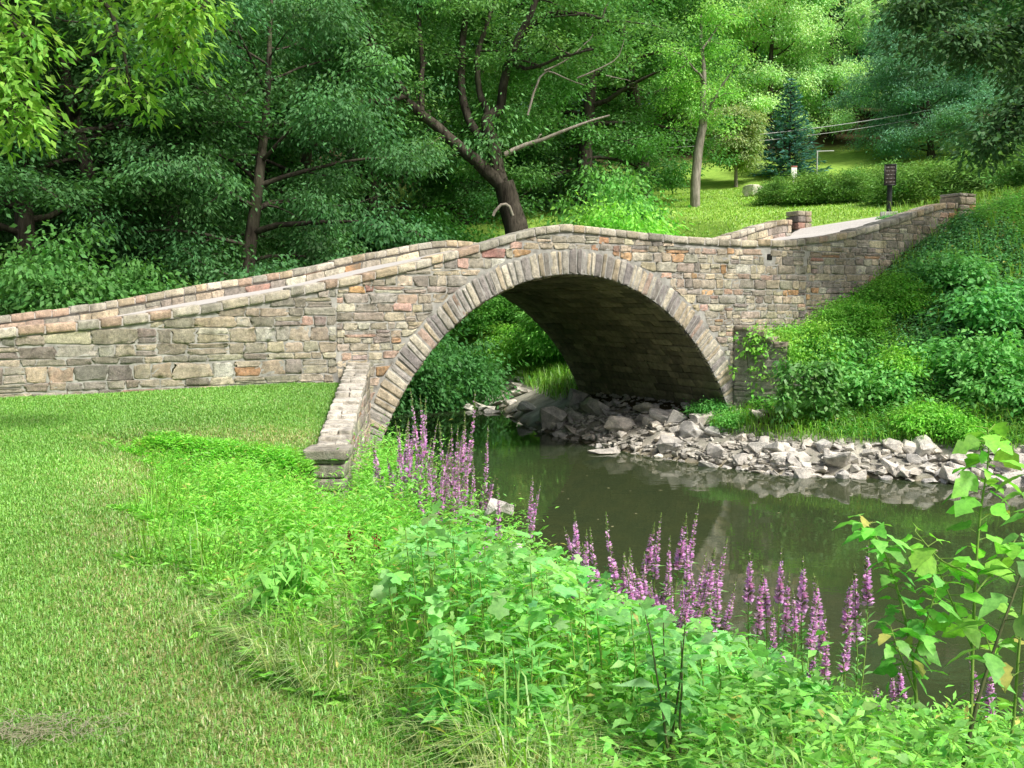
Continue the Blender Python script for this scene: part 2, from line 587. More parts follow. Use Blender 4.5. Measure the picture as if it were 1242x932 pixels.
def ground_tint(X, Y):
    dl, dr = pdist(X, Y, LEFT), pdist(X, Y, RIGHT)
    ins = inside(X, Y, POLY)
    t, n = to_tn(X, Y)
    ls = lawn_side(X, Y)
    c = np.empty(X.shape + (3,)); c[:] = (0.055, 0.045, 0.022)                      # forest floor
    grass = np.array((0.14, 0.26, 0.05)); dry = np.array((0.34, 0.31, 0.15))
    v = vnoise(X, Y, 0.7, 8)[..., None]; v2 = vnoise(X, Y, 0.25, 9)[..., None]
    dr_f = np.clip(np.exp(-(ls[..., None] - 0.22) ** 2 / 0.2) * (0.3 + v) + 0.35 * np.clip(v2 * v * 2 - .75, 0, 1), 0, 1)
    lw = grass * (1 - dr_f) + dry * dr_f
    on_lawn = (ls > -0.4) & (dl < dr) & (n < 0)
    c = np.where(on_lawn[..., None], lw, c)
    weeds = (~on_lawn) & (dl < dr) & (n < 0)
    c = np.where(weeds[..., None], np.array((0.08, 0.12, 0.03)), c)
    far = (dl >= dr) & (dr > 2.0) & (n > 5.5) & (t > 4.5) & (Y < 58)
    c = np.where(far[..., None], np.array((0.24, 0.40, 0.07)) * (0.85 + .3 * vnoise(X, Y, 2.5, 4)[..., None]), c)
    rb = (dl >= dr) & (dr <= 1.2)
    c = np.where(rb[..., None], np.array((0.36, 0.345, 0.30)) * (.55 + .7 * v2), c)
    c = np.where(ins[..., None], np.array((0.19, 0.155, 0.08)) * (.4 + 1.1 * v2), c)
    return c


g_o = mesh("ground", np.stack([GX, GY, GZ], -1).reshape(-1, 3), GF, M_GROUND, None, ground_tint(GX, GY).reshape(-1, 3), True, 'POINT')
tag(g_o, "grassy banks, lawn and wooded hillside", None, None, "structure")

wv = np.array([(-260, -40, 0), (260, -40, 0), (260, 120, 0), (-260, 120, 0)], float)
wx = np.linspace(-90, 70, 60); wy = np.linspace(-30, 60, 50)
WX, WY = np.meshgrid(wx, wy); wi = np.arange(WX.size).reshape(WX.shape)
wat = mesh("water", np.stack([WX, WY, np.zeros_like(WX)], -1).reshape(-1, 3),
           np.stack([wi[:-1, :-1], wi[:-1, 1:], wi[1:, 1:], wi[1:, :-1]], -1).reshape(-1, 4), M_WATER, None, None, True)
tag(wat, "calm dark green creek under the bridge", None, None, "structure")

# road over the bridge and on up the hill
tt = np.concatenate([np.linspace(-30, 10, 110), np.linspace(10.4, 26, 30)])
nn = np.linspace(0.0, 1.0, 9)
RV = []
for t_ in tt:
    for s_ in nn:
        n_ = PAR_W - 0.05 + s_ * (BW - 2 * PAR_W + 0.1)
        z_ = float(zroad(t_, n_)) if t_ < 10.2 else 4.97 + 0.15 * (t_ - 10.7) + 0.03
        if t_ > 10.2: n_ = n_ + 0.02 * (t_ - 10.2) ** 2 * 0.3
        RV.append(S(t_, n_, z_ + 0.03 * (1 - (2 * s_ - 1) ** 2)))
RV = np.array(RV).reshape(-1, 3)
ri = np.arange(len(RV)).reshape(len(tt), len(nn))
rd = mesh("road", RV, np.stack([ri[:-1, :-1], ri[1:, :-1], ri[1:, 1:], ri[:-1, 1:]], -1).reshape(-1, 4), M_ROAD, None, None, True)
tag(rd, "pale gravel road climbing over the bridge", None, None, "structure")


# ------------------------------------------------------------------ stone blocks
def cube_template(k=4, p=14.0):
    lin = np.array([-1, -.84, -.3, .3, .84, 1]) if k == 4 else np.array([-1, -.8, .0, .8, 1])
    k = len(lin) - 1
    verts, faces, idx = [], [], {}
    def vid(q):
        key = tuple(np.round(q, 5))
        if key not in idx: idx[key] = len(verts); verts.append(q)
        return idx[key]
    for ax in range(3):
        for sg in (-1, 1):
            a, b = [(1, 2), (2, 0), (0, 1)][ax]
            for i in range(k):
                for j in range(k):
                    q = []
                    for (di, dj) in ((0, 0), (1, 0), (1, 1), (0, 1)):
                        v = np.zeros(3); v[ax] = sg; v[a] = lin[i + di]; v[b] = lin[j + dj]
                        q.append(vid(v))
                    faces.append(q if sg > 0 else q[::-1])
    V = np.array(verts)
    r = (np.abs(V) ** p).sum(1) ** (1 / p)
    return V / r[:, None], np.array(faces)


CT, CF = cube_template()
CT2, CF2 = cube_template(3, 14.0)

PALETTE = 1.40 * np.array([(0.40, 0.345, 0.25), (0.345, 0.31, 0.245), (0.44, 0.38, 0.27), (0.30, 0.28, 0.24), (0.41, 0.27, 0.21),
                    (0.46, 0.25, 0.11), (0.36, 0.19, 0.155), (0.27, 0.225, 0.205), (0.47, 0.43, 0.35), (0.24, 0.225, 0.20)])
PALETTE = PALETTE * 0.74 + PALETTE.mean(1, keepdims=True) * 0.26 * np.array([1.06, 1.0, .88])
PAL_W = np.array([4, 4.5, 3, 3.6, 1.1, 1.0, .35, 1.4, 2.0, 1.6])


def pick(w=PAL_W):
    c = PALETTE[R.choice(len(PALETTE), p=w / w.sum())]
    return np.clip(c * R.uniform(0.72, 1.25) * R.uniform(0.95, 1.05, 3), 0.03, 0.7)


def blocks(acc, cells, mapping, depth=(0.10, 0.022), clamp=None, color=None, rough=0.10, tmpl=None, vary=True):
    """cells: (u0,u1,v0,v1); mapping(u,v,d) -> xyz, d outwards"""
    T, Fc = (CT, CF) if tmpl is None else tmpl
    for (u0, u1, v0, v1) in cells:
        du, dv = (u1 - u0) / 2, (v1 - v0) / 2
        q = T + R.normal(0, rough, T.shape) * np.array([0.35, 0.35, 0.45])
        # four unequal corners
        k = R.uniform(-.13, .13, 4) if vary else R.uniform(-.02, .02, 4)
        u = (u0 + u1) / 2 + du * q[:, 0] * (1 + k[0] * q[:, 1])
        v = (v0 + v1) / 2 + dv * q[:, 1] * (1 + k[1] * q[:, 0])
        d0 = (R.uniform(0.6, 1.4) if vary else 1.0) * depth[1]
        d = -depth[0] + (q[:, 2] + 1) / 2 * (depth[0] + d0)
        if clamp is not None: u, v = clamp(u, v)
        acc.add(mapping(u, v, d), Fc, color((u0 + u1) / 2, (v0 + v1) / 2) if color else pick())


def courses(u0, u1, v0, v1, hmin, hmax, wmin, wmax, gap=0.008):
    out = []
    v = v0
    while v < v1:
        h = R.uniform(hmin, hmax)
        u = u0 + R.uniform(-wmax, 0)
        while u < u1:
            wd = R.uniform(wmin, wmax) * (1.0 if R.random() > .2 else 1.45)
            a, b = max(u, u0), min(u + wd, u1)
            if b - a > 0.09:
                if R.random() < 0.22 and h > hmin * 1.25:
                    m = v + h * R.uniform(.4, .6)
                    out += [(a + gap, b - gap, v + gap, m - gap * .6), (a + gap, b - gap, m + gap * .6, v + h - gap)]
                else:
                    j = R.uniform(-.012, .012)
                    out.append((a + gap, b - gap, v + gap + j, v + h - gap + j))
            u += wd
        v += h
    return out


bridge = empty("stone_bridge", tuple(S(0, 0, 0)))
tag(bridge, "old rubble stone arch bridge humped over the creek", "bridge")
BL = np.array(S(0, 0, 0))
def loc(P): return P - BL       # children are laid out relative to the bridge's own base


def near_map(u, v, d): return loc(S(u, -d, v))
def far_map(u, v, d): return loc(S(u, BW + d, v))


def ring_r(u, v, da=RING + 0.02):
    return np.hypot(u / (EA + da), (v - EZ) / (EB + da))


def clamp_face(u, v):
    r = ring_r(u, v)
    k = np.where(r < 1, 1 / np.maximum(r, 1e-3), 1)
    u2, v2 = u * k, EZ + (v - EZ) * k
    v2 = np.minimum(v2, zcope(u2) - COPE_H - 0.012)
    return u2, v2


def face_color(u, v):
    # redder and more orange stone over the crown and in part of the left wall; browner right, greyer and darker far left
    w = PAL_W.copy()
    hot = math.exp(-((u + 1.0) / 2.6) ** 2 - ((v - 3.6) / .8) ** 2) + 0.8 * math.exp(-((u + 6.9) / .8) ** 2 - ((v - 2.4) / .5) ** 2) + .5 * math.exp(-((u - 2.6) / 1.2) ** 2 - ((v - 3.3) / .6) ** 2)
    w[4:7] *= 1 + 3.2 * hot
    if u < -4.4: w[[7, 9, 3, 1]] *= 1.8
    if u < -7.5: w[[7, 4]] *= 2.0; w[[2, 8]] *= .5
    if -4.4 < u < -2 and v < 2.8: w[[2, 8, 0]] *= 2.0; w[[9, 7]] *= .4
    c = pick(w)
    if u < -4.4: c = c * 0.80
    return c


acc = Acc()
cells = courses(-4.42, 5.6, -0.3, 4.7, 0.095, 0.20, 0.13, 0.38)
cells += courses(5.6, T1, 1.6, 5.4, 0.10, 0.20, 0.15, 0.38)
cells += courses(T0, -4.42, 0.9, 3.6, 0.10, 0.24, 0.16, 0.44)


def keep(c):
    u, v = (c[0] + c[1]) / 2, (c[2] + c[3]) / 2
    cr = [(c[0], c[2]), (c[1], c[2]), (c[0], c[3]), (c[1], c[3])]
    if min(ring_r(a, b) for a, b in cr) < 1 and ring_r(u, v) < 1.0 - 0.0: return False
    zt = float(zcope(u)) - COPE_H - .012
    if c[2] > zt - 0.05: return False
    return True


HOLE = facade(933, 312)
cells = [c for c in cells if keep(c) and not (abs((c[0] + c[1]) / 2 - HOLE[0]) < .14 and abs((c[2] + c[3]) / 2 - HOLE[1]) < .10)]
blocks(acc, cells, near_map, (0.10, 0.016), clamp=clamp_face, color=face_color, rough=0.19)
spandrel = acc.build("spandrel_wall", M_STONE, bridge, False)
# mortar core behind the face stones, as a strip between arch ring and coping
def face_sheet(nv, mapper, d, zc_=zcope):
    us = np.unique(np.concatenate([np.linspace(T0, -4.6, 60), np.linspace(-4.6, 4.6, 120), np.linspace(4.6, T1, 30)]))
    a = Acc(); Vs = []
    for u in us:
        rr = 1 - (u / (EA + 0.1)) ** 2
        lo = EZ + (EB + 0.1) * math.sqrt(rr) if rr > 0 else -0.4
        lo = max(lo, -0.4); hi = float(zc_(u)) - COPE_H
        for k in range(13): Vs.append((u, lo + (hi - lo) * k / 12))
    Vs = np.array(Vs); q = np.arange(len(Vs)).reshape(len(us), 13)
    Fq = np.stack([q[:-1, :-1], q[1:, :-1], q[1:, 1:], q[:-1, 1:]], -1).reshape(-1, 4)
    return mapper(Vs[:, 0], Vs[:, 1], np.full(len(Vs), d)), Fq
V_, F_ = face_sheet(0, near_map, 0.006)
mesh("mortar", V_, F_, M_MORTAR, spandrel)
V_, F_ = face_sheet(0, far_map, 0.0, zfar)
mesh("far_wall", V_, F_[:, ::-1], M_MORTAR, bridge)

# drain hole
acc = Acc()
blocks(acc, [(HOLE[0] - .065, HOLE[0] + .065, HOLE[1] - .06, HOLE[1] + .06)], near_map, (0.02, 0.012), color=lambda u, v: (1, 1, 1), rough=.02)
acc.build("drain_hole", M_HOLE, bridge)

# arch ring
def ring_cells():
    a = math.asin((0.35 + EZ * -1) / (EB)) if False else 0
    th = np.linspace(0, math.pi, 2000)
    x, z = EA * np.cos(th), EZ + EB * np.sin(th)
    L = np.concatenate([[0], np.cumsum(np.hypot(np.diff(x), np.diff(z)))])
    out = []; s = 0.0
    while s < L[-1]:
        wd = R.uniform(0.075, 0.165)
        m = np.interp([s, min(s + wd, L[-1])], L, th)
        if EZ + EB * math.sin(m.mean()) > -0.35: out.append((m[0], m[1], s, s + wd))
        s += wd
    return out


def ring_map(mp):
    def f(u, v, d):
        # u = angle, v = 0..1 across the ring
        x = (EA + v * RING) * np.cos(u); z = EZ + (EB + v * RING) * np.sin(u)
        return mp(x, z, d)
    return f


RP = 1.36 * np.array([(0.38, 0.33, 0.25), (0.26, 0.245, 0.235), (0.22, 0.205, 0.205), (0.43, 0.40, 0.33), (0.34, 0.26, 0.22), (0.36, 0.345, 0.31)])
def ring_col(u, v): return RP[R.choice(6, p=[.25, .2, .17, .18, .06, .14])] * R.uniform(.85, 1.15)


for nm, mp in (("arch_ring", near_map), ("arch_ring", far_map)):
    acc = Acc()
    g = 0.016
    rc = []
    for (a0, a1, s0, s1) in ring_cells():
        k = g / max(s1 - s0, .05) * (a1 - a0) * .7
        rc.append((a0 + k, a1 - k, 0.0, 1.0 + R.uniform(-.07, .05)))
    blocks(acc, rc, ring_map(mp), (0.25, 0.026), color=ring_col, rough=.08)
    ro = acc.build(nm, M_RING, bridge)
    th = np.linspace(0.0, math.pi, 120)
    mv = np.array([(ring_map(mp)(a, b, 0.012)) for a in th for b in (0.015, 1.08)]).reshape(-1, 3)
    q = np.arange(len(mv)).reshape(-1, 2)
    mf = np.stack([q[:-1, 0], q[:-1, 1], q[1:, 1], q[1:, 0]], -1)
    mesh("mortar", mv, mf, M_MORTAR, ro)

# soffit: coursed stones lining the barrel
acc = Acc()
th0, th1 = 0.12, math.pi - .12
cs = []
a = th0
while a < th1:
    da = R.uniform(0.028, 0.055)
    n_ = 0.02
    while n_ < BW - .02:
        l = R.uniform(0.25, 0.8)
        cs.append((a + .001, a + da - .001, n_ + .006, min(n_ + l, BW - .02) - .006))
        n_ += l
    a += da
def sof_map(u, v, d):
    x = (EA - d) * np.cos(u); z = EZ + (EB - d) * np.sin(u)
    return loc(S(x, v, z))
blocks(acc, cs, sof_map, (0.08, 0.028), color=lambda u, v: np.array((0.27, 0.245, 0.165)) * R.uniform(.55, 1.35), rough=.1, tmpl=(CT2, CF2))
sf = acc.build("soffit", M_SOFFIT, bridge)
th = np.linspace(0.02, math.pi - .02, 90)
mv = np.array([sof_map(a_, n_, -0.01) for a_ in th for n_ in (0.03, BW - .03)]).reshape(-1, 3)
q = np.arange(len(mv)).reshape(-1, 2)
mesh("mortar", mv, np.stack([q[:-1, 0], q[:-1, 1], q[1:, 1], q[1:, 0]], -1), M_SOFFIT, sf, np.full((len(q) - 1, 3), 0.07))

# parapets: inner faces and coping stones on both sides
def inner_sheet(n_in, sgn):
    us = np.linspace(T0, T1, 130)
    return us
for nm, n0, n1, inner, zc_ in (("parapet", 0.0, PAR_W, PAR_W, zcope), ("parapet", BW - PAR_W, BW, BW - PAR_W, zfar)):
    acc = Acc()
    sg = 1 if inner == PAR_W else -1
    def pmap(u, v, d, inner=inner, sg=sg, zc_=zc_): return loc(S(u, inner + sg * d, zc_(u) - PAR_H + v))
    cl = courses(T0, T1, -0.08, PAR_H - COPE_H - .02, 0.13, 0.2, 0.2, 0.5)
    blocks(acc, cl, pmap, (0.06, 0.02), clamp=lambda u, v: (u, np.minimum(v, PAR_H - COPE_H - .01)))
    po = acc.build(nm, M_STONE, bridge)
    us = np.linspace(T0, T1, 160)
    mv = np.concatenate([loc(S(us, inner - sg * .004, zc_(us) - .8)), loc(S(us, inner - sg * .004, zc_(us) - COPE_H))])
    q = np.arange(len(us))
    mf = np.stack([q[:-1], q[1:], q[1:] + len(us), q[:-1] + len(us)], -1)
    mesh("mortar", mv, mf, M_MORTAR, po)
    # coping
    acc = Acc(); u = T0
    COLC = 1.25 * np.array([(0.44, 0.40, 0.31), (0.38, 0.35, 0.28), (0.46, 0.38, 0.26), (0.40, 0.30, 0.23), (0.34, 0.33, 0.28), (0.48, 0.45, 0.38)])
    mid = []
    while u < T1:
        wd = R.uniform(0.2, 0.42)
        jz = R.uniform(-.012, .012)
        def cmap(uu, vv, d, n0=n0, n1=n1, zc_=zc_, jz=jz): return loc(S(uu, n0 - .045 + vv * (n1 - n0 + .09), zc_(uu) - COPE_H + d + jz))
        blocks(acc, [(u + .004, min(u + wd, T1) - .004, 0, 1)], cmap, (0.0, COPE_H), color=lambda a_, b_: COLC[R.integers(6)] * R.uniform(.85, 1.12), rough=.05, vary=False)
        u += wd
    co = acc.build("coping", M_COPE, bridge)
    us = np.linspace(T0, T1, 200)
    mv = np.concatenate([loc(S(us, n0 - .025, zc_(us) - .025)), loc(S(us, n1 + .025, zc_(us) - .025)), loc(S(us, n0 - .025, zc_(us) - COPE_H)), loc(S(us, n1 + .025, zc_(us) - COPE_H))])
    m_ = len(us); q = np.arange(m_ - 1)
    mf = np.concatenate([np.stack([q, q + 1, q + 1 + m_, q + m_], -1), np.stack([q + 2 * m_, q + 1 + 2 * m_, q + 1, q], -1), np.stack([q + m_, q + m_ + 1, q + 3 * m_ + 1, q + 3 * m_], -1)])
    mesh("mortar", mv, mf, M_CAP, co)

# end pillars at the uphill end
def pillar(t, n, size, z0, z1, name="end_pillar"):
    acc = Acc(); z = z0
    while z < z1 - .02:
        h = min(R.uniform(.13, .2), z1 - z)
        cut = R.uniform(-.15, .15) * size
        for (a, b) in ((-size / 2, cut), (cut, size / 2)):
            def pm(u, v, d): return loc(S(t + u, n + d, v))
            blocks(acc, [(a + .004, b - .004, z + .005, z + h - .005)], pm, (size / 2, size / 2), color=lambda u, v: pick() * .85, rough=.04, vary=False)
        z += h
    return acc.build(name, M_STONE, bridge)
pillar(T1 + .28, PAR_W / 2, .56, float(zroad(T1)) - .8, float(zcope(T1)) + .22)
pillar(T1 + .45, BW - PAR_W / 2, .50, float(zroad(T1)) - .8, float(zcope(T1)) + .26)

# wing walls
def wing(P0, P1, z_top0, z_top1, zb, wdt, name, face_mat, weathered=False):
    P0, P1 = np.array(P0), np.array(P1)
    L = np.linalg.norm(P1 - P0); e = (P1 - P0) / L; nv = np.array([e[1], -e[0]])
    if nv[0] < 0 and abs(nv[0]) > abs(nv[1]): pass
    ztop = lambda s: z_top0 + (z_top1 - z_top0) * np.clip(s / L, 0, 1)
    acc = Acc()
    for side in (0, 1):
        def wm(u, v, d, side=side):
            off = (wdt + d) if side else -d
            return np.stack([P0[0] + e[0] * u + nv[0] * off, P0[1] + e[1] * u + nv[1] * off, v], -1) - BL
        cl = [c for c in courses(0, L, zb, max(z_top0, z_top1), *((.10, .19, .25, .6) if weathered else (.12, .22, .22, .55))) if c[2] < ztop((c[0] + c[1]) / 2) - .1]
        blocks(acc, cl, wm, (.1, .018), clamp=lambda u, v: (u, np.minimum(v, ztop(u) - .06)), rough=.14, color=(lambda u, v: np.array((.42, .40, .35)) * R.uniform(.8, 1.15)) if weathered else None)
    o = acc.build(name, face_mat, bridge)
    def W(s, off, z): return np.array([P0[0] + e[0] * s + nv[0] * off, P0[1] + e[1] * s + nv[1] * off, z]) - BL
    ss = np.linspace(0, L, 14); mv = []
    for s_ in ss:
        for (off, zz) in ((-.006, zb), (-.006, ztop(s_) - .05), (wdt + .006, ztop(s_) - .05), (wdt + .006, zb)): mv.append(W(s_, off, zz))
    q = np.arange(len(mv)).reshape(-1, 4); mf = []
    for k in range(4): mf.append(np.stack([q[:-1, k], q[:-1, (k + 1) % 4], q[1:, (k + 1) % 4], q[1:, k]], -1))
    mf.append(q[[-1]]); mf.append(q[[0]][:, ::-1])
    mesh("mortar", np.array(mv), np.concatenate(mf), M_WING if weathered else M_MORTAR, o, np.tile((.36, .345, .30), (sum(len(x) for x in mf), 1)))
    # rough mortared cap, laid in shallow steps
    acc = Acc(); s_ = 0
    while s_ < L:
        l = R.uniform(.16, .42)
        zs_ = float(ztop(min(s_ + l * .5, L))) + R.uniform(-.015, .015)
        b_ = min(s_ + l, L)
        cut = R.uniform(.35, .65)
        for (v0, v1) in (((-.06, cut), (cut, 1.06)) if R.random() < .6 else ((-.06, 1.06),)):
            dz_ = R.uniform(-.012, .012)
            def cm(u, v, d): return np.stack([P0[0] + e[0] * u + nv[0] * (wdt * v), P0[1] + e[1] * u + nv[1] * (wdt * v), zs_ + dz_ - .10 + d], -1) - BL
            if b_ - s_ > .06: blocks(acc, [(s_ - .004, b_ + .004, v0, v1)], cm, (0.0, .11), color=lambda u, v: (np.array((0.40, .35, .28)) if weathered else np.array((0.62, .59, .53))) * R.uniform(.85, 1.1), rough=.12, vary=False)
        s_ += l
    acc.build("wing_cap", M_WING if weathered else M_COPE, o)
    return o
zw0 = 1.98
zw1 = float(at(395, 551, 10.6)[2])
wing(WA + np.array([.17, -.05]), WB + np.array([.17, .35]), zw0, zw1 + .03, 0.3, .32, "wing_wall", M_STONE)
# end pier of the near wing wall
acc = Acc(); z = 0.3
while z < zw1 - .06:
    h = min(R.uniform(.12, .17), zw1 - .02 - z)
    def pm(u, v, d): return np.stack([WB[0] + u, WB[1] + .17 - d, v], -1) - BL
    blocks(acc, [(-.20, .20, z + .004, z + h - .004)], pm, (.2, .2), color=lambda u, v: np.array((.40, .38, .33)) * R.uniform(.85, 1.12), rough=.05, vary=False)
    z += h
blocks(acc, [(-.235, .235, zw1 - .06, zw1 + .05)], pm, (.24, .235), color=lambda u, v: np.array((.48, .455, .395)), rough=.05, vary=False)
acc.build("wing_pier", M_WING, bridge)
# right wing wall, at the foot of the hillside
RA = at(891, 392, 19.85); RB = at(954, 415, 19.35); _o = np.array([.42, .20, 0]); RA = RA + _o * 0; RB = RB + _o * 0
_e = nrm(RB[:2] - RA[:2]); _n = np.array([-_e[1], _e[0]]) * .45
wing(RA[:2] + _n, RB[:2] + _n, RA[2], RB[2] - .05, .3, .45, "wing_wall", M_WING, True)
RC = at(1012, 462, 18.75)
_e = nrm(RC[:2] - RB[:2]); _n = np.array([-_e[1], _e[0]]) * .45
wing(RB[:2] + _n, RC[:2] + _n, 1.70, 1.35, .3, .45, "wing_wall", M_WING, True)


# ================================================================== plants: shared tools
def leaves(P, D, Nn, L, W, droop=0.12):
    """one four-cornered leaf per row; P base, D direction, Nn upper side"""
    D = nrm(D); Sd = nrm(np.cross(D, Nn)); U = nrm(np.cross(Sd, D))
    L = np.asarray(L)[..., None] * np.ones((len(P), 1)); W = np.asarray(W)[..., None] * np.ones((len(P), 1))
    mid = P + D * L * 0.42 + U * L * 0.05
    tip = P + D * L - np.array([0, 0, 1.0]) * L * droop
    V = np.stack([P, mid + Sd * W / 2 - U * W * .12, tip, mid - Sd * W / 2 - U * W * .12], 1).reshape(-1, 3)
    F = np.arange(len(P) * 4).reshape(-1, 4)
    return V, F


def tube(acc, pts, rad, k=7, tint=(1, 1, 1)):
    pts = np.asarray(pts, float); rad = np.asarray(rad, float) * np.ones(len(pts))
    d = nrm(np.gradient(pts, axis=0))
    ref = np.where(np.abs(d[:, 2:3]) > .9, np.array([[1., 0, 0]]), np.array([[0, 0, 1.]]))
    a = nrm(np.cross(d, ref)); b = np.cross(d, a)
    # keep the frame from flipping
    for i in range(1, len(a)):
        a[i] = nrm(a[i - 1] - d[i] * (a[i - 1] @ d[i])); b[i] = np.cross(d[i], a[i])
    th = np.linspace(0, 2 * math.pi, k, endpoint=False)
    V = pts[:, None] + rad[:, None, None] * (np.cos(th)[None, :, None] * a[:, None] + np.sin(th)[None, :, None] * b[:, None])
    q = np.arange(len(pts) * k).reshape(len(pts), k)
    F = np.stack([q[:-1], np.roll(q[:-1], -1, 1), np.roll(q[1:], -1, 1), q[1:]], -1).reshape(-1, 4)
    acc.add(V.reshape(-1, 3), F, tint)


def curve(p0, d0, L, n, rng, bend=(0, 0, 0), wob=0.12):
    p = np.array(p0, float); d = nrm(np.array(d0, float)); out = [p.copy()]
    for i in range(n):
        d = nrm(d + np.array(bend) / n + rng.normal(0, wob, 3))
        p = p + d * L / n; out.append(p.copy())
    return np.array(out)


def cluster_leaves(acc, C, rad, per, L, W, base, rng, flat=0.45, droop=0.3, tiltn=0.55, hue=0.16, out_c=None):
    """clusters of leaves around the points C"""
    C = np.asarray(C); m = len(C)
    if m == 0: return
    r = rad * rng.uniform(.7, 1.35, (m, 1, 1))
    off = rng.normal(0, 1, (m, per, 3)) * np.array([.5, .5, .5 * flat]) * r
    P = (C[:, None] + off).reshape(-1, 3)
    D = off * np.array([1, 1, .3]) + rng.normal(0, .35, off.shape) * r
    D = nrm(D.reshape(-1, 3)); D[:, 2] -= droop
    Nn = nrm(np.array([0, 0, 1.0]) + rng.normal(0, tiltn, P.shape))
    k = rng.uniform(.7, 1.3, (len(P)))
    V, F = leaves(P, D, Nn, L * k, W * k)
    cl = rng.uniform(1 - hue, 1 + hue, (m, 1, 1)) * np.array([1, 1, 1]) + rng.normal(0, hue * .5, (m, 1, 3)) * np.array([1, .3, .5])
    t = np.array(base) * (cl * rng.uniform(.75, 1.25, (m, per, 1))).reshape(-1, 3)
    acc.add(V, F, np.clip(t, .004, .9))


def make_tree(name, seed, H, Rc, cb, tr, nl=26, per=85, L=.17, W=.085, base=(.045, .105, .022), rad=.75, flat=.4, droop=.3,
              up=.5, sub=5, bark=None, top=0.95, lean=(0, 0), shape=1.0, bend=-.25):
    """a broadleaf tree at the origin: > trunk (with its limbs), crown"""
    rng = np.random.default_rng(seed)
    wood, cr = Acc(), Acc()
    tp = curve((0, 0, -.3), (lean[0], lean[1], 1), H * top, 10, rng, (0, 0, .3), .05)
    trad = tr * (1 - np.linspace(0, 1, 11) ** .8 * .88); trad[0] *= 1.35
    tube(wood, tp, trad, 9)
    tips = []
    zs = np.linspace(0, 1, 11)
    for i in range(nl):
        f = cb / H + (1 - cb / H) * (i + rng.uniform(0, .8)) / nl * top
        p0 = np.array([np.interp(f / top, zs, tp[:, k]) for k in range(3)])
        h = (f - cb / H) / (1 - cb / H)
        prof = (0.55 + 0.9 * h) * (1 - h ** 2.2) ** .7 * shape + .12
        az = i * 2.39996 + rng.uniform(-.5, .5)
        Ln = Rc * prof * rng.uniform(.75, 1.15)
        u_ = up * rng.uniform(.5, 1.3) * (.4 + h)
        lp = curve(p0, (math.cos(az), math.sin(az), u_), Ln, 6, rng, (0, 0, bend * (1 - h)), .12)
        r0 = max(.025, tr * .38 * (1 - h) ** .6 * Ln / Rc)
        tube(wood, lp, r0 * (1 - np.linspace(0, .85, 7)), 6)
        tips += [lp[-1], lp[-2]]
        for j in range(sub):
            g = rng.uniform(.25, .95)
            q = np.array([np.interp(g * 6, range(7), lp[:, k]) for k in range(3)])
            dv = nrm(lp[-1] - lp[0]); a2 = rng.choice([-1, 1]) * rng.uniform(.5, 1.2)
            d2 = np.array([dv[0] * math.cos(a2) - dv[1] * math.sin(a2), dv[0] * math.sin(a2) + dv[1] * math.cos(a2), rng.uniform(-.2, .5)])
            sl = Ln * rng.uniform(.25, .5)
            sp = curve(q, d2, sl, 4, rng, (0, 0, -.35), .15)
            tube(wood, sp, r0 * .35 * (1 - np.linspace(0, .8, 5)), 4)
            tips += [sp[-1], sp[-2] + rng.normal(0, .15, 3), sp[2]]
    tips = np.array(tips)
    cluster_leaves(cr, tips, rad, per, L, W, base, rng, flat, droop)
    root = empty(name)
    wood.build("trunk", bark or M_BARK, root, True)
    cr.build("crown", M_LEAF, root)
    return root


def put(o, x, y, rz=0, s=1.0, sz=None, colr=None, dz=0.0, z=None):
    o.location = (x, y, (hz(x, y) if z is None else z) + dz)
    o.rotation_euler = (0, 0, rz)
    o.scale = (s, s, sz or s)
    if colr is not None:
        for c in o.children:
            if c.name.startswith("crown"): c.color = (*colr, 1)
    return o


used = set()
def inst(proto, *a, **k):
    if proto.name not in used:
        used.add(proto.name); o = proto
    else:
        o = copy_tree(proto)
    return put(o, *a, **k)


def px_at(px, Y):
    return (px - 621) / F_PX * Y / 1.0


# ================================================================== trees
oakA = make_tree("broadleaf_tree", 1, 15, 5.4, 1.0, .38, nl=32, per=150, L=.135, W=.075, rad=.72)
oakB = make_tree("broadleaf_tree", 2, 17, 5.0, 2.2, .42, nl=32, per=150, L=.13, W=.075, rad=.8, up=.6)
droopT = make_tree("broadleaf_tree", 3, 13, 4.8, .8, .33, nl=30, per=140, L=.13, W=.06, rad=.65, droop=.7, flat=.6, bend=-.7, base=(.05, .115, .03))
hillT = make_tree("hill_tree", 4, 16, 5.2, 2.0, .40, nl=28, per=110, L=.24, W=.14, rad=1.0, base=(.055, .12, .028))
airyT = make_tree("hill_tree", 5, 18, 5.0, 1.6, .34, nl=28, per=110, L=.22, W=.11, rad=.95, droop=.6, flat=.7, base=(.075, .15, .03))

